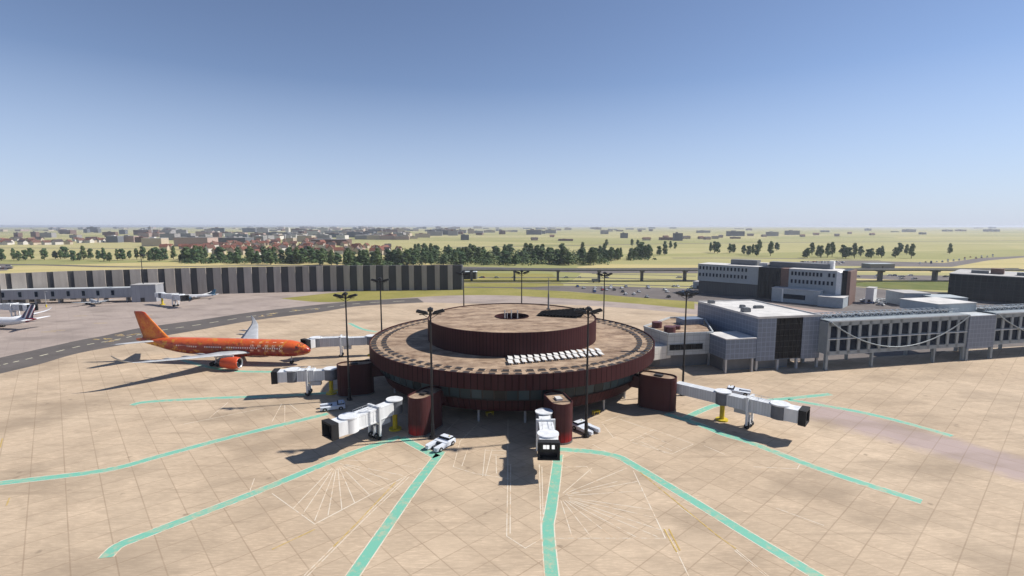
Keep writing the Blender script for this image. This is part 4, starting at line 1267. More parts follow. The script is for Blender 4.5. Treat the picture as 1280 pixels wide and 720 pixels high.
def build_office():
    rz = math.atan2(-.689, .725)
    e = empty('office_building', (129, 354, 0), rz, 'pale grey three storey office block with dark glazed core and rounded white end', 'office building')
    D = 18.0; zt = 19.5
    b = MB(); b.prism([(0, 0), (40, 0), (40, D), (0, D)], 8.2, zt); b.prism([(57.5, 0), (83, 0), (83, D), (57.5, D)], 2, zt); b.build('wall', M['office'], e)
    b = MB(); b.prism([(.6, .7), (40, .7), (40, D - .5), (.6, D - .5)], 0, 8.2); b.build('plinth', M['office_base'], e)
    b = MB(); b.prism([(40.0, -.8), (53, -.8), (53, D), (40.0, D)], 0, zt + .3); core = b.build('glazed_core', M['curtain'], e)
    b = MB()
    for k in range(7): b.box((40.2 + 12.6 * k / 6, -.86, 10), (.14, .12, 19))
    b.build('mullion', M['dark_steel'], core)
    b = MB(); b.prism([(53, -.3), (57.5, -.3), (57.5, D), (53, D)], 0, zt + .15); b.build('brick_stair', M['brown_brick'], e)
    spots = [(1.6 + 2.35 * k, 0, z) for z in (17.2, 12.6) for k in range(14)]
    spots += [(59.4 + 1.95 * k, 0, 17.0) for k in range(9)] + [(79.2, 0, 17.0), (81.5, 0, 17.0)] + [(59.4 + 2.15 * k, 0, 12.2) for k in range(11)]
    window_set(e, 'window', spots, 1.15, 2.3, M['pane'], frame=M['office'])
    b = MB(); r = []
    for k in range(9):
        a = PI / 2 * k / 8
        r.append((83 + 2.6 * math.sin(a), zt - 2.6 + 2.6 * math.cos(a)))
    prof = [(83, .5)] + [(83, zt)] + r[1:] + [(85.6, .5)]
    vs = [(x, -.5, z) for x, z in prof] + [(x, D + .2, z) for x, z in prof]; n = len(prof)
    b.add(vs, [tuple(range(n)), tuple(reversed(range(n, 2 * n)))] + [(i, (i + 1) % n, n + (i + 1) % n, n + i) for i in range(n)])
    fix_normals(b.build('rounded_end', M['white_wall'], e))
    b = MB(); b.prism([(85.6, .8), (88.2, .8), (88.2, D), (85.6, D)], 0, zt + .6); b.build('dark_slab', M['curtain'], e)
    b = MB(); b.prism([(88.2, .4), (89.8, .4), (89.8, D), (88.2, D)], 0, zt + .4); b.build('brick_end', M['brown_brick'], e)
    b = MB(); b.prism([(-.2, -.2), (40, -.2), (40, D + .2), (-.2, D + .2)], zt, zt + .35); b.prism([(57.5, -.2), (82.9, -.2), (82.9, D + .2), (57.5, D + .2)], zt, zt + .35); b.build('roof', M['roof_white'], e)
    for c, s in (((27, 13, 21.4), (17, 7, 3.6)), ((60, 13.5, 21.2), (34, 7, 3.2))):
        b = MB(); b.box(c, s); b.build('penthouse', M['plant_box'], e)
    b = MB(); b.box((77.6, 13, 22.2), (2.4, 4, 5.2)); b.build('roof_stack', M['white_wall'], e)
    b = MB(); b.box((39.3, 12, 20.8), (5, 5, 2.0)); b.build('roof_unit', M['roof_white'], e)
    # low front blocks
    b = MB(); b.prism([(51, -9), (77, -9), (77, -.9), (51, -.9)], 0, 8.0); b.build('low_wing', M['grey_wall'], e)
    b = MB(); b.prism([(50.8, -9.2), (77, -9.2), (77, -.6), (50.8, -.6)], 8.0, 8.3); b.build('low_roof', M['roof_white'], e)
    b = MB(); b.box((63.5, -9.02, 3.6), (12, .2, 2.8)); b.build('low_window', M['pane'], e)
    b = MB(); b.box((57.2, -9.1, 4), (.8, .5, 8)); b.build('white_pier', M['white_wall'], e)
    b = MB(); b.prism([(77.05, -13), (89.5, -13), (89.5, 0), (77.05, 0)], 0, 5.6); b.build('entrance_block', M['grey_wall'], e)
    b = MB(); b.prism([(76.9, -13.2), (89.7, -13.2), (89.7, .2), (76.9, .2)], 5.6, 5.9); b.build('entrance_roof', M['roof_white'], e)
    # neighbours
    def block(name, p, rz, size, mat, roofm, label, cat, extra=None):
        q = empty(name, (p[0], p[1], 0), rz, label, cat)
        w, d, h = size
        b = MB(); b.prism([(0, 0), (w, 0), (w, d), (0, d)], 0, h); b.build('wall', mat, q)
        b = MB(); b.prism([(-.2, -.2), (w + .2, -.2), (w + .2, d + .2), (-.2, d + .2)], h, h + .3); b.build('roof', roofm, q)
        b = MB(); b.box((w * .5, -.06, 1.2), (1.4, .2, 2.4)); b.build('door', M['ac_dark'], q)
        if extra: extra(q)
        return q
    p = at(1081, 379); block('service_building', p, R(-44), (4, 10, 9), M['white_wall'], M['roof_grey'], 'narrow white slab building right of the pale office block', 'building')
    p = at(1129, 382.5); block('service_building', p, R(-4), (14.5, 16, 7.2), M['grey_wall'], M['roof_grey'], 'grey box building with white roof behind the long glazed walkway', 'building')
    p = at(1166, 386); block('service_building', p, R(-8), (17, 14, 6.2), M['grey_wall'], M['grey_wall'], 'low grey box building in front of the black glass block', 'building')
    p = at(866, 360.5); block('service_building', p, R(-40), (7, 8, 5), M['grey_wall'], M['roof_grey'], 'small grey hut at the left foot of the pale office block', 'building')
    p = at(579, 349); block('service_building', p, R(4), (11, 14, 6.0), M['wall_dark'], M['grey_wall'], 'dark low building just right of the striped wall end', 'building',
                              lambda q: MB().box((11.6, 7, 3.1), (1.2, 14, 6.2)).build('white_gable', M['white_wall'], q))
    p = at(1088, 335.5); block('service_building', p, R(2), (27, 14, 4.6), M['plant_box'], M['grey_wall'], 'dark flat shed on the lot beyond the right part of the viaduct', 'building')
    # black glass building
    e = empty('glass_office', (278, 324, 0), math.atan2(-24, 22), 'black glass office block with pale roof at the right picture edge', 'office building')
    W, D, h = 75, 46, 15.6
    b = MB(); b.prism([(0, 0), (W, 0), (W, D), (0, D)], 0, h); cw = b.build('curtain_wall', M['curtain'], e)
    b = MB()
    for k in range(26): b.box((.2 + (W - .4) * k / 25, -.08, h / 2), (.16, .2, h - .2))
    for z in (4, 7.8, 11.6): b.box((W / 2, -.05, z), (W - .2, .12, .16))
    b.build('mullion', M['dark_steel'], cw)
    b = MB(); b.prism([(-.2, -.2), (W, -.2), (W, D), (-.2, D)], h, h + .4); b.build('roof', M['roof_grey'], e)
    for c, s, m in (((13, 14, 16.9), (8, 4, 1.8), 'plant_box'), ((21, 16, 17.7), (6, 6, 3.4), 'brown_brick'), ((40, 12, 16.9), (20, 5, 1.8), 'plant_box'), ((52, 30, 18.4), (36, 14, 5), 'grey_wall')):
        b = MB(); b.box(c, s); b.build('roof_unit', M[m], e)

# ------------------------------------------------------------------ striped wall, pier and viaduct on the far side of the apron
STRIPES = [-8, 14, 40, 66, 92, 115, 139, 161, 183, 204, 225, 244, 264, 283, 302, 321, 339, 357, 375, 392, 409.5, 426, 442.5, 459, 475, 491, 507, 522.5, 539, 555, 571]
def wall_pos(x):
    """point on the wall's foot seen at photo column x"""
    pts = [(-120, 388)] + WALL_PX
    for i in range(len(pts) - 1):
        if x <= pts[i + 1][0] or i == len(pts) - 2:
            a, b = at(*pts[i]), at(*pts[i + 1])
            # intersect the sight line of column x with the segment
            k = (x - 640) / FOC
            dd = lambda p: p.x - k * (p.y * _c + EYE * _s)
            fa, fb = dd(a), dd(b)
            t = fa / (fa - fb)
            p = a.lerp(b, t)
            return Vector((p.x, p.y, 0))

def build_striped_wall():
    h = 18.0
    p0 = wall_pos(-60)
    e = empty('striped_wall', wall_pos(300), 0, 'very long curved screen wall of alternating charcoal and pale upright stripes', 'wall')
    xs = [-60, 0, 50, 100, 165, 230, 265, 300, 350, 400, 490, 577]
    b = MB(); pts = [wall_pos(x) for x in xs]
    nrm = []
    for i in range(len(pts)):
        d = (pts[min(i + 1, len(pts) - 1)] - pts[max(0, i - 1)]).normalized(); nrm.append(Vector((-d.y, d.x, 0)))
    poly = [(p.x, p.y) for p in pts] + [(p.x + n.x * 3, p.y + n.y * 3) for p, n in reversed(list(zip(pts, nrm)))]
    b.prism(poly, 0, h - .25); b.build('dark_backing', M['wall_dark'], e, world=True)
    # raised pale panels between the dark stripes
    for i in range(len(STRIPES) - 1):
        xa, xb = STRIPES[i], STRIPES[i + 1]
        f = min(1, max(0, (xa - 20) / 520))
        hd = (4.2 + 2.0 * min(1, max(0, (xa) / 300)) + .6 * f) * .5 + (.9 if xa > 420 else 0)
        hd = (.155 + .16 * f) * (xb - xa)
        a, c = wall_pos(xa + hd), wall_pos(xb - hd)
        d = (c - a).normalized(); n = Vector((d.y, -d.x, 0))
        b = MB(); m = (a + c) / 2 + n * .35
        b.box((m.x, m.y, h / 2), ((c - a).length, .8, h), rz=math.atan2(d.y, d.x)); b.build('pale_panel', M['wall_light'], e, world=True)
    # two end posts
    b = MB(); a = wall_pos(576.5); b.box((a.x + .6, a.y + 1.4, h / 2 - .1), (1.2, 4, h - .2)); b.build('end_post', M['plant_box'], e, world=True)

def build_pier():
    a, c = at(-90, 383), at(166, 377)
    d = c - a; L = d.length; rz = math.atan2(d.y, d.x)
    e = empty('pier_walkway', a, rz, 'long low grey raised pier with small dark windows before the striped wall', 'airport building')
    b = MB(); b.prism([(0, 0), (L, 0), (L, 7), (0, 7)], 2.7, 8.3); b.build('wall', M['pier'], e)
    b = MB(); b.prism([(0, -.15), (L, -.15), (L, 7.1), (0, 7.1)], 8.3, 8.6); b.build('roof', M['walk_rail'], e)
    spots = []
    for x in (-36, -16, 3.5, 25, 45.5, 66, 85.5, 104.5, 122.5, 141):
        k = (x - 640) / FOC
        f = lambda p: p.x - k * (p.y * _c + (EYE - 5.6) * _s)
        fa, fb = f(a), f(c); spots.append((L * fa / (fa - fb), 0, 5.7))
    window_set(e, 'window', spots, 1.7, 3.0, M['pane'], frame=M['walk_frame'])
    for k in range(9):
        b = MB(); b.box((4 + (L - 8) * k / 8, 3.5, 1.35), (.9, 3.5, 2.7)); b.build('support', M['concrete'], e)
    p = at(166, 377.5)
    q = empty('pier_block', (p.x, p.y, 0), rz, 'grey clad block at the right end of the low pier', 'airport building')
    b = MB(); b.prism([(0, -1), (13.5, -1), (13.5, 9), (0, 9)], 0, 10.2); b.build('wall', M['pier'], q)
    b = MB(); b.prism([(-.2, -1.2), (13.7, -1.2), (13.7, 9.2), (-.2, 9.2)], 10.2, 10.6); b.build('roof', M['roof_grey'], q)
    b = MB(); b.box((6, -1.05, 1.3), (2.2, .2, 2.6)); b.build('door', M['ac_dark'], q)
    jet_bridge(at(202, 366, 7), at(226, 368.5, 7), 'small white jet bridge on a yellow column at the grey pier head', cab_turn=-10, corridor=4, bogie=.7, ribs=False)
    jet_bridge(at(-10, 379, 7), at(30, 380.5, 7), 'white jet bridge behind the striped tail of the white airliner', cab_turn=0, corridor=5, bogie=.7, ribs=True)
    p = at(58, 384)
    q = empty('lamp_post', (p.x, p.y, 0), 0, 'thin pale lamp post on a yellow base before the grey pier', 'lamp post')
    b = MB(); b.tube((0, 0, 1.4), (0, 0, 9), .14, .1, 8); b.build('pole', M['steel'], q)
    b = MB(); b.tube((0, 0, 0), (0, 0, 1.5), .35, n=10); b.build('base', M['yellow'], q)
    b = MB(); b.box((.6, 0, 9.05), (1.4, .4, .16)); b.build('lamp_head', M['steel'], q)

def build_viaduct():
    e = empty('viaduct', (0, 428, 0), 0, 'long flat road viaduct on dark piers crossing behind the airport', 'bridge')
    b = MB(); b.box((150, 0, 9.2), (560, 11, .8)); b.box((150, 0, 8.65), (560, 6, .3)); b.build('deck', M['concrete_dark'], e)
    for y in (-5.4, 5.4):
        b = MB(); b.box((150, y, 9.85), (560, .3, .6)); b.build('parapet', M['concrete'], e)
    b = MB(); b.box((150, 0, 9.67), (560, 10.2, .04)); b.build('carriageway', M['asphalt'], e)
    for x in (-70, -34, 2, 38.5, 73, 109, 145, 181, 217, 253, 309, 355, 400):
        b = MB(); b.box((x, 0, 3.6), (1.6, 4.4, 7.6)); b.box((x, 0, 8.0), (2.2, 8.6, .9)); b.build('pier', M['concrete_dark'], e)
# ------------------------------------------------------------------ labels for the many far things
PENDING = []
def stripe_phrase(x):
    vis = [s for s in STRIPES if s > 5]
    k = min(range(len(vis)), key=lambda i: abs(vis[i] - x))
    return 'behind the %s dark stripe' % ORD[k]

def where(x, y):
    if x < 0: return 'beyond the left picture edge'
    if x < 580: return stripe_phrase(x)
    if x < 690: return 'beyond the left half of the dark wood'
    if x < 830: return 'beyond the right end of the dark wood'
    if x < 985: return 'in the fields above the left office wing'
    if x < 1075: return 'in the fields above the right office wing'
    return 'in the fields above the long glazed walkway'

def later(o, phrase, x, y):
    PENDING.append((o, phrase, x, y))

def settle_labels():
    d = {}
    for o, p, x, y in PENDING: d.setdefault(p, []).append((y, x, o))
    for p, lst in d.items():
        if len(lst) == 1:
            lst[0][2]['label'] = p; continue
        stripe = 'stripe' in p
        lst.sort(key=(lambda q: -q[0]) if stripe else (lambda q: q[1]))
        for k, (y, x, o) in enumerate(lst):
            if k < len(ORD): o['label'] = '%s, %s from %s' % (p, ORD[k], 'front' if stripe else 'left')
            else: o['label'] = p

# ------------------------------------------------------------------ trees
def tree_proto(seed, h, rad, leaf, pointed):
    r = random.Random(seed)
    e = empty('tree', (0, 0, 0))
    b = MB()
    th = h * .3
    b.tube((0, 0, -.1), (.1, .05, th), .34, .24, 8); b.tube((.1, .05, th), (.0, .1, h * .8), .24, .06, 7)
    for k in range(6):
        a = r.uniform(0, 2 * PI); z = h * r.uniform(.28, .6)
        b.tube((.05, .05, z), (rad * .6 * math.cos(a), rad * .6 * math.sin(a), z + h * .16), .12, .03, 5)
    b.build('trunk', M['bark'], e)
    b = MB()
    lobes = []
    for k in range(16):
        a = r.uniform(0, 2 * PI); z = r.uniform(.16, .9)
        prof = (1.02 - abs(z - .42) * 1.15) if not pointed else (1.12 - z) * 1.05
        q = rad * prof * r.uniform(.2, .62)
        lobes.append((Vector((q * math.cos(a), q * math.sin(a), h * z)), rad * r.uniform(.30, .5) * (.6 + .4 * prof)))
    lobes.append((Vector((0, 0, h * .86)), rad * .3)); lobes.append((Vector((0, 0, h * .5)), rad * .6)); lobes.append((Vector((0, 0, h * .3)), rad * .62)); lobes.append((Vector((0, 0, h * .68)), rad * .45))
    for c, q in lobes:
        for k in range(40):
            d = Vector((r.gauss(0, 1), r.gauss(0, 1), r.gauss(0, 1))).normalized()
            p = c + d * q * r.uniform(.55, 1.08); p.z = max(h * .09, min(h, p.z))
            u = d.cross(Vector((r.gauss(0, 1), r.gauss(0, 1), r.gauss(0, 1)))).normalized(); v = (d + .6 * Vector((r.gauss(0, .5), r.gauss(0, .5), r.gauss(0, .5)))).cross(u).normalized()
            s = r.uniform(.45, .95) * leaf
            b.add([p + u * s, p + v * s * .8, p - u * s, p - v * s * .8], [(0, 1, 2, 3)])
    b.build('crown', M['leaf%d' % (seed % 3)], e)
    return e

def build_trees():
    P = [tree_proto(1, 14.5, 4.6, .95, False), tree_proto(2, 16.0, 4.2, .95, True), tree_proto(3, 13.0, 4.8, .95, False), tree_proto(4, 15.0, 4.0, .9, True), tree_proto(6, 12.0, 4.0, .85, False), tree_proto(8, 17.0, 4.4, 1.0, False)]
    kinds = ['broad green tree', 'tall pointed dark tree', 'round dark tree', 'slim dark tree', 'small round tree', 'tall full dark tree']
    used = set()
    r = random.Random(21)
    spots = []
    for x in (3, 17, 24, 31, 39, 57, 69, 75, 82, 90, 98, 106, 113, 122, 131, 138, 147, 154, 163, 170, 178, 186, 193, 199, 207, 216, 224, 233, 241, 249):
        spots.append((x + r.uniform(-1.5, 1.5), 325.5 + r.uniform(-2.2, 1.6), None))
    for k in range(84):
        x = r.uniform(228, 500)
        if 422 < x < 432 or 486 < x < 490: x += 10
        y = 326 + 4.5 * (x - 228) / 272 + r.uniform(-3.0, 3.0)
        spots.append((x, y, None))
    for k in range(126):
        x = r.uniform(488, 758) if k < 112 else r.uniform(500, 590)
        lo = 316 if x > 515 else 322
        spots.append((x, lo + (332 - lo) * (r.random() ** .8), None))
    for k in range(7): spots.append((r.uniform(762, 776), r.uniform(322, 328), None))
    for k in range(11): spots.append((r.uniform(787, 818), r.uniform(319, 326.5), None))
    for q in ((758, 308), (790, 308), (797, 308), (831, 310), (838, 311), (844, 311.5), (824, 319), (831, 318.5), (888, 315), (893, 316), (897, 316.5), (912, 316.5), (917, 316), (930, 318), (936, 319), (941, 318), (946, 320), (949, 314),
              (963, 320), (971, 313), (1006, 322), (1009, 322.5), (1015, 319), (1022, 321), (1026, 322), (1034, 322), (1040, 321), (1053, 322), (1057, 323), (1061, 321), (1068, 323), (1076, 320.5), (1085, 322), (1089, 323), (1098, 320), (1102, 322), (1119, 322), (1125, 316), (1133, 318), (1139, 323), (1187, 317.5)):
        spots.append((q[0], q[1], None))
    for x, y, _ in spots:
        k = r.choice((0, 1, 1, 2, 3, 3, 4, 5)) if 488 < x < 760 else r.choice((0, 0, 1, 2, 2, 3, 4, 5))
        if k in used: o = copy_tree(P[k])
        else: o = P[k]; used.add(k)
        p = at(x, y)
        s = r.uniform(.85, 1.15) * (1.14 if 488 < x < 760 else (1.28 if x > 800 else 1.16))
        o.location = (p.x, p.y, -.05); o.rotation_euler.z = r.uniform(0, 2 * PI); s *= r.choice((.82, .95, 1, 1, 1.08)); o.scale = (s * r.uniform(.95, 1.2) * (1.34 if 488 < x < 760 else (1.22 if 228 < x <= 488 else 1.0)),) * 2 + (s,)
        o['category'] = 'tree'; o['group'] = 'trees in the rows and woods beyond the apron'
        if x < 488: w = stripe_phrase(x)
        elif x < 580: w = 'in the wood ' + stripe_phrase(x)
        elif x < 640: w = 'in the wood left of the middle mast'
        elif x < 700: w = 'in the wood right of the middle mast'
        elif x < 780: w = 'at the right end of the wood'
        elif x < 870: w = 'in the loose clump right of the wood'
        elif x < 1000: w = 'standing behind the left office wing'
        elif x < 1060: w = 'standing behind the right office wing'
        else: w = 'in the row beyond the right viaduct span'
        later(o, '%s %s' % (kinds[k], w), x, y)
    # low brush that fills the wood between the trunks
    b = MB()
    for x0, x1, y0, y1, n in ((492, 758, 317, 331.5, 620), (228, 420, 324.5, 329.5, 230), (432, 500, 327, 332.5, 130), (786, 818, 320, 326, 30)):
        for k in range(n):
            q = at(r.uniform(x0, x1), r.uniform(y0, y1)); rad = r.uniform(2.0, 5.0) * (1.3 if y0 == 317 else 1)
            for j in range(22):
                d = Vector((r.gauss(0, 1), r.gauss(0, 1), abs(r.gauss(0, 1)))).normalized()
                c = Vector((q.x, q.y, 0)) + Vector((d.x * rad * 1.5, d.y * rad * 1.5, d.z * rad * (1.8 if y0 == 317 else 1.15))); u = d.cross(Vector((r.gauss(0, 1), r.gauss(0, 1), r.gauss(0, 1)))).normalized(); v = d.cross(u)
                s = r.uniform(.6, 1.2); b.add([c + u * s, c + v * s, c - u * s, c - v * s], [(0, 1, 2, 3)])
    tag(b.build('undergrowth', M['leaf1']), kind='stuff')
    for k, p in enumerate(P):
        if k not in used:
            for c in list(p.children): bpy.data.objects.remove(c)
            bpy.data.objects.remove(p)

# ------------------------------------------------------------------ town
def build_town():
    walls = {'white': house_wall('white_house_render', (.60, .57, .52)), 'cream': house_wall('cream_house_render', (.50, .42, .32)), 'grey': house_wall('grey_house_render', (.30, .29, .29)), 'pink': house_wall('rose_house_render', (.42, .31, .27)),
             'slate': house_wall('slate_block_cladding', (.135, .145, .165)), 'brown': house_wall('brown_block_brick', (.17, .105, .085))}
    roofs = {'terracotta': plain('terracotta_tiles', (.22, .085, .055), .85, var=.25, rand=.7), 'brown': plain('brown_tiles', (.15, .07, .05), .85, var=.2, rand=.6), 'charcoal': plain('charcoal_tiles', (.075, .06, .06), .85, rand=.5),
             'flat': plain('flat_roof_felt', (.27, .26, .25), .9, var=.15, rand=.5), 'pale': plain('pale_flat_roof', (.52, .50, .47), .9, rand=.4)}
    protos = {}
    def house(wc, rc):
        key = ('h', wc, rc)
        if key in protos: return copy_tree(protos[key])
        b = MB(); w, d, h, g = 1, 1, .60, .34
        b.prism([(-.5, -.5), (.5, -.5), (.5, .5), (-.5, .5)], 0, h)
        b.add([(-.5, -.5, h), (-.5, .5, h), (-.5, 0, h + g)], [(0, 2, 1)]); b.add([(.5, -.5, h), (.5, .5, h), (.5, 0, h + g)], [(0, 1, 2)])
        o = b.build('house', walls[wc])
        b = MB(); e = .07
        for s in (-1, 1):
            vs = [(-.5 - e, s * (.5 + e), h - .06), (.5 + e, s * (.5 + e), h - .06), (.5 + e, 0, h + g + .02), (-.5 - e, 0, h + g + .02)]
            vs += [(x, y, z + .05) for x, y, z in vs]
            b.add(vs, [(0, 1, 2, 3), (4, 7, 6, 5), (0, 4, 5, 1), (1, 5, 6, 2), (2, 6, 7, 3), (3, 7, 4, 0)])
        rf = fix_normals(b.build('roof', roofs[rc], o))
        b = MB(); b.box((.2, .18, h + g * .95), (.09, .11, .26)); b.build('chimney', roofs['brown'], rf)
        protos[key] = o
        return o
    def block(wc, rc):
        key = ('b', wc, rc)
        if key in protos: return copy_tree(protos[key])
        b = MB(); b.prism([(-.5, -.5), (.5, -.5), (.5, .5), (-.5, .5)], 0, 1)
        o = b.build('block_building', walls[wc])
        b = MB(); b.prism([(-.51, -.51), (.51, -.51), (.51, .51), (-.51, .51)], 1.0, 1.03); b.box((-.12, .05, 1.09), (.24, .3, .16)); b.build('roof', roofs[rc], o)
        protos[key] = o
        return o
    r = random.Random(33)
    def put(kind, x, y, w, d, h, wc, rc, rz, size=''):
        p = at(x, y)
        o = house(wc, rc) if kind == 'house' else block(wc, rc)
        o.location = (p.x, p.y, -.1); o.scale = (w, d, h); o.rotation_euler.z = rz
        o['category'] = 'house' if kind == 'house' else 'building'
        o['group'] = 'houses of the town beyond the airport' if kind == 'house' else 'blocks of the town beyond the airport'
        far = 'distant ' if y < 291 else ''
        if kind == 'house': ph = '%s house with %s roof %s' % (wc, rc, where(x, y))
        else:
            sz = 'wide' if w > h * 2.6 else ('tall' if h > w * .85 else 'boxy')
            ph = '%s%s %s block %s' % (far, sz, {'slate': 'slate grey', 'pink': 'rose'}.get(wc, wc), where(x, y))
        later(o, ph, x, y)
        return o
    # blocks one can single out: x range, base, top, colours
    for x0, x1, yb, yt, wc, rc in ((276, 312, 305.5, 296.5, 'slate', 'flat'), (226, 266, 307.5, 296, 'pink', 'flat'), (183, 206, 307.5, 297, 'cream', 'pale'), (172, 183, 303, 296, 'brown', 'brown'), (137, 151, 303, 294.5, 'slate', 'pale'),
                                   (152, 171, 302.5, 294.5, 'pink', 'flat'), (333, 361, 295.5, 290, 'slate', 'flat'), (360, 369, 307, 296.5, 'cream', 'pale'), (394, 436, 306.5, 298.5, 'brown', 'flat'), (204, 222, 300, 291.5, 'grey', 'flat'),
                                   (436, 452, 296.5, 289.5, 'slate', 'flat'), (446, 482, 299, 293.5, 'grey', 'pale'), (374, 392, 302, 294, 'cream', 'pale'), (318, 332, 303, 294.5, 'grey', 'pale'), (576, 586, 300, 293, 'slate', 'flat'),
                                   (776, 784, 297.5, 291, 'slate', 'flat'), (842, 852, 300.8, 291, 'slate', 'flat'), (825, 842, 300, 296.5, 'brown', 'brown'), (751, 760, 292.5, 287.5, 'grey', 'pale'), (698, 716, 301, 298.5, 'brown', 'brown'), (910, 928, 295, 288.7, 'slate', 'flat'),
                                   (983, 997, 293.5, 288, 'grey', 'flat'), (959, 971, 295, 289.5, 'grey', 'pale'), (872, 886, 291, 288, 'grey', 'flat'), (914, 924, 298.3, 296, 'brown', 'flat'), (1130, 1142, 290, 286.5, 'grey', 'pale'), (1232, 1246, 289.5, 286.5, 'slate', 'flat'), (1150, 1156, 293, 290.3, 'grey', 'pale'),
                                   (20, 26, 296.5, 290.5, 'brown', 'flat'), (41, 47, 296, 289.5, 'brown', 'flat'), (106, 111, 291, 286, 'slate', 'flat'), (119, 125, 290.8, 286.2, 'slate', 'flat'), (151, 158, 292.8, 287, 'slate', 'flat'), (187, 190, 293, 283.5, 'grey', 'flat'), (358, 362, 292, 284.5, 'white', 'pale'), (268, 276, 299, 290, 'brown', 'flat')):
        p = at((x0 + x1) / 2, yb); k = p.y / 634.
        w = (x1 - x0) * k; h = (yb - yt) * k * .92
        put('block', (x0 + x1) / 2, yb, w, min(w * .5, 40) + 8, h, wc, rc, r.uniform(-.12, .12))
    # dense village with terracotta roofs
    n = 0
    while n < 125:
        x = r.uniform(262, 500)
        y = r.uniform(301, 319)
        if x < 300 and y < 307: continue
        if y < 304 and 395 < x < 440: continue
        if x > 440 and y < 307 + (x - 440) * .10: continue
        wc = r.choice(('white', 'white', 'cream', 'cream', 'pink')); rc = r.choice(('terracotta', 'terracotta', 'terracotta', 'brown', 'brown', 'charcoal'))
        put('house', x, y, r.uniform(8.5, 14.5), r.uniform(7.5, 10.5), r.uniform(9, 14), wc, rc, r.choice((0, PI / 2, PI / 2)) + r.uniform(-.5, .5)); n += 1
    for k in range(30):
        x = r.uniform(-8, 137); y = 302.5 + r.uniform(-2, 4.0) - x * .008
        put('house', x, y, r.uniform(13, 20), r.uniform(10, 13), r.uniform(10, 13), r.choice(('white', 'white', 'cream')), r.choice(('brown', 'charcoal', 'terracotta')), r.choice((0, PI / 2)) + r.uniform(-.3, .3))
    for k in range(16):
        x = r.uniform(205, 330); y = r.uniform(309, 314)
        put('house', x, y, r.uniform(12, 17), r.uniform(9, 12), r.uniform(9, 12), r.choice(('cream', 'pink')), 'terracotta', r.uniform(-.4, .4))
    for x, y in ((894, 298.5), (876, 298.8), (884, 299.5), (901, 297), (858, 298.6), (808, 300.5), (938, 295), (690, 296.3), (832, 297.5), (955, 296), (1003, 296), (1020, 294), (1062, 292.5), (668, 300.5), (1046, 295.5), (1090, 294)):
        put('house', x, y, r.uniform(14, 24), 12, r.uniform(9, 12), r.choice(('pink', 'cream')), r.choice(('brown', 'charcoal')), r.uniform(-.4, .4))
    # mid-rise town
    n = 0
    while n < 128:
        x = r.gauss(430, 125) if r.random() > .16 else r.uniform(20, 280)
        if x < 15 or x > 720: continue
        y = r.uniform(290.2, 300.5)
        if y > 294.5 + max(0, (560 - abs(x - 380)) / 80) - (2.5 if x > 520 else 0): continue
        if 545 < x and y > 294.5: continue
        k = at(x, y).y / 634.
        w = r.uniform(7, 19) * k; h = r.uniform(2.6, 6.2) * k
        put('block', x, y, w, r.uniform(14, 34), max(9, h), r.choice(('grey', 'slate', 'brown', 'pink', 'cream', 'white', 'grey')), r.choice(('flat', 'flat', 'pale', 'brown', 'terracotta')), r.uniform(-.3, .3)); n += 1
    # horizon
    for k in range(130):
        x = r.uniform(-10, 1290)
        if r.random() < .35 or (x > 800 and r.random() < .65): x = r.gauss(450, 190)
        y = 285.6 + 4.6 * r.random() ** 1.5
        kk = at(x, y).y / 634.
        w = r.uniform(3, 11) * kk; h = r.uniform(.8, 2.6) * kk
        put('block', x, y, w, r.uniform(30, 80), h, r.choice(('grey', 'cream', 'grey', 'pink', 'brown', 'slate')), r.choice(('flat', 'pale', 'flat')), r.uniform(-.2, .2))

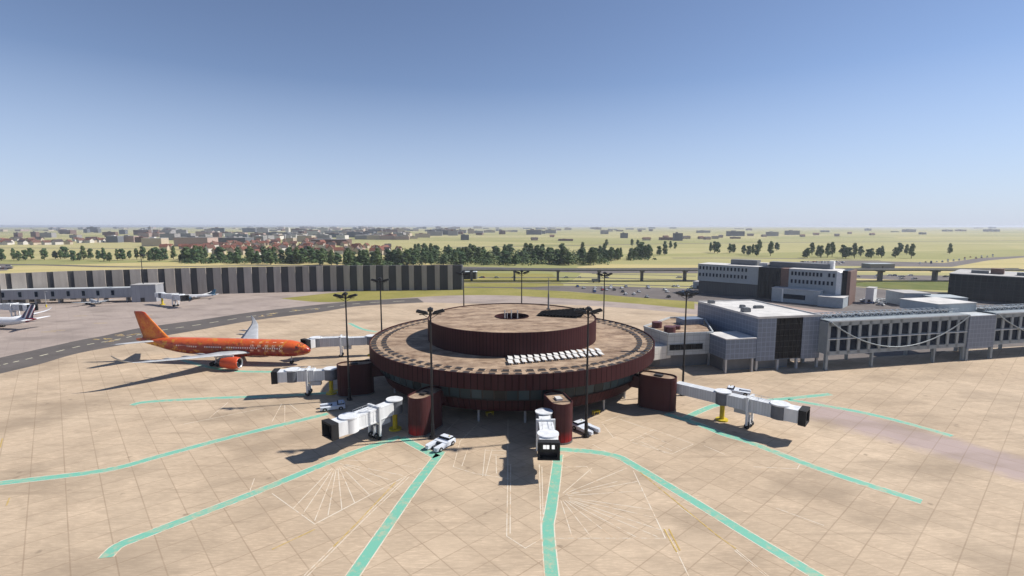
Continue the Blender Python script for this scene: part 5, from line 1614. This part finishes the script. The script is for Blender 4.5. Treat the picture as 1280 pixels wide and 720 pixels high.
# ------------------------------------------------------------------ parked cars
def build_cars():
    r = random.Random(9)
    cols = {'white': (.72, .72, .70), 'silver': (.42, .44, .46), 'black': (.02, .02, .022), 'red': (.30, .02, .02), 'blue': (.03, .07, .2)}
    protos = {}
    def car(c):
        if c in protos: return copy_tree(protos[c])
        b = MB()
        prof = [(-2.15, .35), (-2.2, .75), (-1.9, .95), (-1.2, 1.0), (1.0, .98), (2.0, .8), (2.2, .6), (2.15, .35)]
        n = len(prof)
        vs = [(x, -.85, z) for x, z in prof] + [(x, .85, z) for x, z in prof]
        b.add(vs, [tuple(range(n)), tuple(reversed(range(n, 2 * n)))] + [(i, n + i, n + (i + 1) % n, (i + 1) % n) for i in range(n)])
        b.prism([(-1.3, -.62), (.35, -.62), (.35, .62), (-1.3, .62)], 1.4, 1.46)
        o = fix_normals(b.build('parked_car', protos_mat[c]))
        b = MB()
        lo = [(-1.75, -.78), (1.05, -.78), (1.05, .78), (-1.75, .78)]; hi = [(-1.3, -.62), (.35, -.62), (.35, .62), (-1.3, .62)]
        b.add([(x, y, .97) for x, y in lo] + [(x, y, 1.41) for x, y in hi], [(0, 1, 5, 4), (1, 2, 6, 5), (2, 3, 7, 6), (3, 0, 4, 7)])
        b.build('glass', M['dark_glass'], o)
        b = MB()
        for x in (-1.35, 1.35):
            for y in (-.8, .8): b.tube((x, y - .1, .32), (x, y + .1, .32), .32, n=10)
        b.build('wheels', M['rubber'], o)
        protos[c] = o
        return o
    protos_mat = {c: plain(c + '_car_paint', v, .35, var=.04) for c, v in cols.items()}
    def place(p, rz, where_, grp, weights):
        c = r.choice(weights)
        o = car(c)
        o.location = (p[0], p[1], -.02); o.rotation_euler.z = rz
        o['label'] = '%s car parked %s' % (c, where_); o['category'] = 'car'; o['group'] = grp
    W = ('white', 'white', 'white', 'white', 'silver', 'silver', 'silver', 'black', 'blue', 'red')
    # rows on the asphalt lot beyond the grass
    for y0 in (358.6, 360.6, 362.8, 365.2, 368.2, 371.6):
        y = at(700, y0).y
        xa, xb = at(700 + (y0 - 358) * 6, y0).x, at(866, y0).x
        x = xa
        while x < xb:
            if r.random() < .13: place((x, y + r.uniform(-.4, .4)), PI / 2 + r.uniform(-.05, .05) + (PI if r.random() < .5 else 0), 'on the asphalt lot between grass verge and office block', 'cars on the lot behind the grass verge', W)
            x += 2.8
    for k in range(15):
        p = at(1093, 375.2).lerp(at(1129, 377.6), k / 14); place(p, R(75) + r.uniform(-.05, .05), 'in the white row behind the glazed walkway', 'cars in the row behind the walkway', ('white', 'white', 'white', 'silver'))
    for k in range(9):
        p = at(r.uniform(1078, 1105), r.uniform(376, 382)); place(p, r.uniform(0, PI), 'loosely near the row behind the glazed walkway', 'cars loosely parked behind the walkway', W)
    for row in range(3):
        for k in range(15):
            if r.random() < .7:
                p = at(1003 + k * 3.6, 327.6 + row * 1.3); place((p.x, p.y), PI / 2, 'on the big lot behind the office roof', 'cars on the lot behind the office', W)
    for row in range(3):
        for k in range(14):
            if r.random() < .7:
                p = at(1150 + k * 7, 331 - k * .78 - row * 1.1); place((p.x, p.y), .8, 'on the long lot in the straw fields at right', 'cars on the field lot', W)
    for k in range(14):
        p = at(r.uniform(1065, 1185), r.choice((344.8, 346.3, 349.0))); place(p, r.choice((0, PI)), 'on the dark lot under the right viaduct span', 'cars on the lot by the viaduct', W)
    for k in range(12):
        p = at(r.uniform(-4, 13), r.choice((332.6, 334.2, 336))); place(p, .3, 'on the corner lot at the left picture edge', 'cars on the corner lot', W)
    for k in range(9):
        p = at(r.uniform(600, 860), r.choice((354.2, 347.4))); place(p, r.choice((0, PI)) - .02, 'or driving on the thin roads behind the round terminal', 'cars on the thin roads', W)
    # van on the road
    p = at(745, 353); e = empty('delivery_van', (p.x, p.y, -.02), 0, 'dark van on the thin road behind the round terminal', 'van')
    b = MB(); b.prism([(-3.4, -1.1), (1.8, -1.1), (1.8, 1.1), (-3.4, 1.1)], .5, 3.0); b.build('cargo_box', M['plant_box'], e)
    b = MB(); b.prism([(1.85, -1.05), (3.4, -1.05), (3.4, 1.05), (1.85, 1.05)], .5, 2.3); b.build('cab', M['tug_dark'], e)
    for x in (-2.2, 2.4):
        for y in (-1, 1):
            b = MB(); b.tube((x, y - .15, .5), (x, y + .15, .5), .5, n=12); b.build('wheel', M['rubber'], e)

# ------------------------------------------------------------------ air, light, camera
SUN_DIR = Vector((29.0, 6.5, 29.5)).normalized()
def build_light():
    w = bpy.data.worlds.new('World'); SC.world = w; w.use_nodes = True
    nt = w.node_tree
    bg = nt.nodes['Background']
    sky = nt.nodes.new('ShaderNodeTexSky'); sky.sky_type = 'NISHITA'; sky.sun_disc = False
    sky.sun_elevation = math.asin(SUN_DIR.z); sky.sun_rotation = math.atan2(SUN_DIR.x, SUN_DIR.y)
    sky.altitude = 0; sky.air_density = AIR; sky.dust_density = DUST; sky.ozone_density = OZONE
    # the pale lowest band of the sky, by height above the horizon
    tc = nt.nodes.new('ShaderNodeTexCoord'); sp = nt.nodes.new('ShaderNodeSeparateXYZ'); nt.links.new(tc.outputs['Generated'], sp.inputs[0])
    mr = nt.nodes.new('ShaderNodeMapRange'); mr.clamp = True; nt.links.new(sp.outputs[2], mr.inputs[0])
    mr.inputs[1].default_value = .25; mr.inputs[2].default_value = 0; mr.inputs[3].default_value = 0; mr.inputs[4].default_value = .85
    mx = nt.nodes.new('ShaderNodeMix'); mx.data_type = 'RGBA'; nt.links.new(mr.outputs[0], mx.inputs[0])
    tn = nt.nodes.new('ShaderNodeMix'); tn.data_type = 'RGBA'; tn.blend_type = 'MULTIPLY'; tn.inputs[0].default_value = 1
    nt.links.new(sky.outputs[0], tn.inputs[6]); tn.inputs[7].default_value = (1.16, 1.05, 1.04, 1)
    nt.links.new(tn.outputs[2], mx.inputs[6])
    k = 1 / SKY_STR / 2 ** EXPO
    mx.inputs[7].default_value = (.485 * k, .575 * k, .765 * k, 1)
    nt.links.new(mx.outputs[2], bg.inputs[0]); bg.inputs[1].default_value = SKY_STR
    l = bpy.data.lights.new('sun', 'SUN'); l.energy = SUN_STR; l.angle = R(1.4); l.color = (1.0, .95, .88)
    o = bpy.data.objects.new('sun', l); COL.objects.link(o)
    o.rotation_euler = SUN_DIR.to_track_quat('Z', 'Y').to_euler(); o.location = SUN_DIR * 300

def build_haze():
    b = MB(); S = 23500
    b.box((0, 0, 0), (2 * S, 2 * S, 50.5))
    m = bpy.data.materials.new('haze'); m.use_nodes = True
    nt = m.node_tree; nt.nodes.clear()
    out = nt.nodes.new('ShaderNodeOutputMaterial'); v = nt.nodes.new('ShaderNodeVolumePrincipled')
    v.inputs['Color'].default_value = (.86, .91, 1, 1); v.inputs['Density'].default_value = HAZE; v.inputs['Anisotropy'].default_value = .2
    nt.links.new(v.outputs[0], out.inputs['Volume'])
    o = b.build('haze', m); o.location.z = -1.2 + 25.25
    tag(o, kind='stuff')

def build_camera():
    c = bpy.data.cameras.new('camera'); c.sensor_width = 36; c.lens = 18; c.clip_end = 80000; c.clip_start = .5
    o = bpy.data.objects.new('camera', c); COL.objects.link(o)
    o.location = (0, 0, EYE); o.rotation_euler = (PI / 2 - PITCH, 0, 0)
    SC.camera = o

AIR, DUST, OZONE, SKY_STR, SUN_STR, HAZE, EXPO = .75, 0, 2.0, .086, 4.6, 9e-5, .45
def main():
    make_materials(); tower_red_patch()
    M['maroon_plain'] = plain('maroon_casing', (.10, .032, .032), .5)
    build_setting(); build_terminal(); build_masts(); build_bridges(); build_tugs(); build_aircraft()
    build_hall(); build_walkways(); build_office(); build_striped_wall(); build_pier(); build_viaduct()
    build_trees(); build_town(); build_cars(); settle_labels()
    build_light(); build_camera()
    if HAZE: build_haze()
    SC.view_settings.view_transform = 'Standard'; SC.view_settings.look = 'None'
    SC.view_settings.exposure = EXPO; SC.view_settings.gamma = 1
    SC.view_settings.use_curve_mapping = False
    SC.cycles.volume_bounces = 0
    SC.cycles.max_bounces = 6
    SC.cycles.use_denoising = True
main()
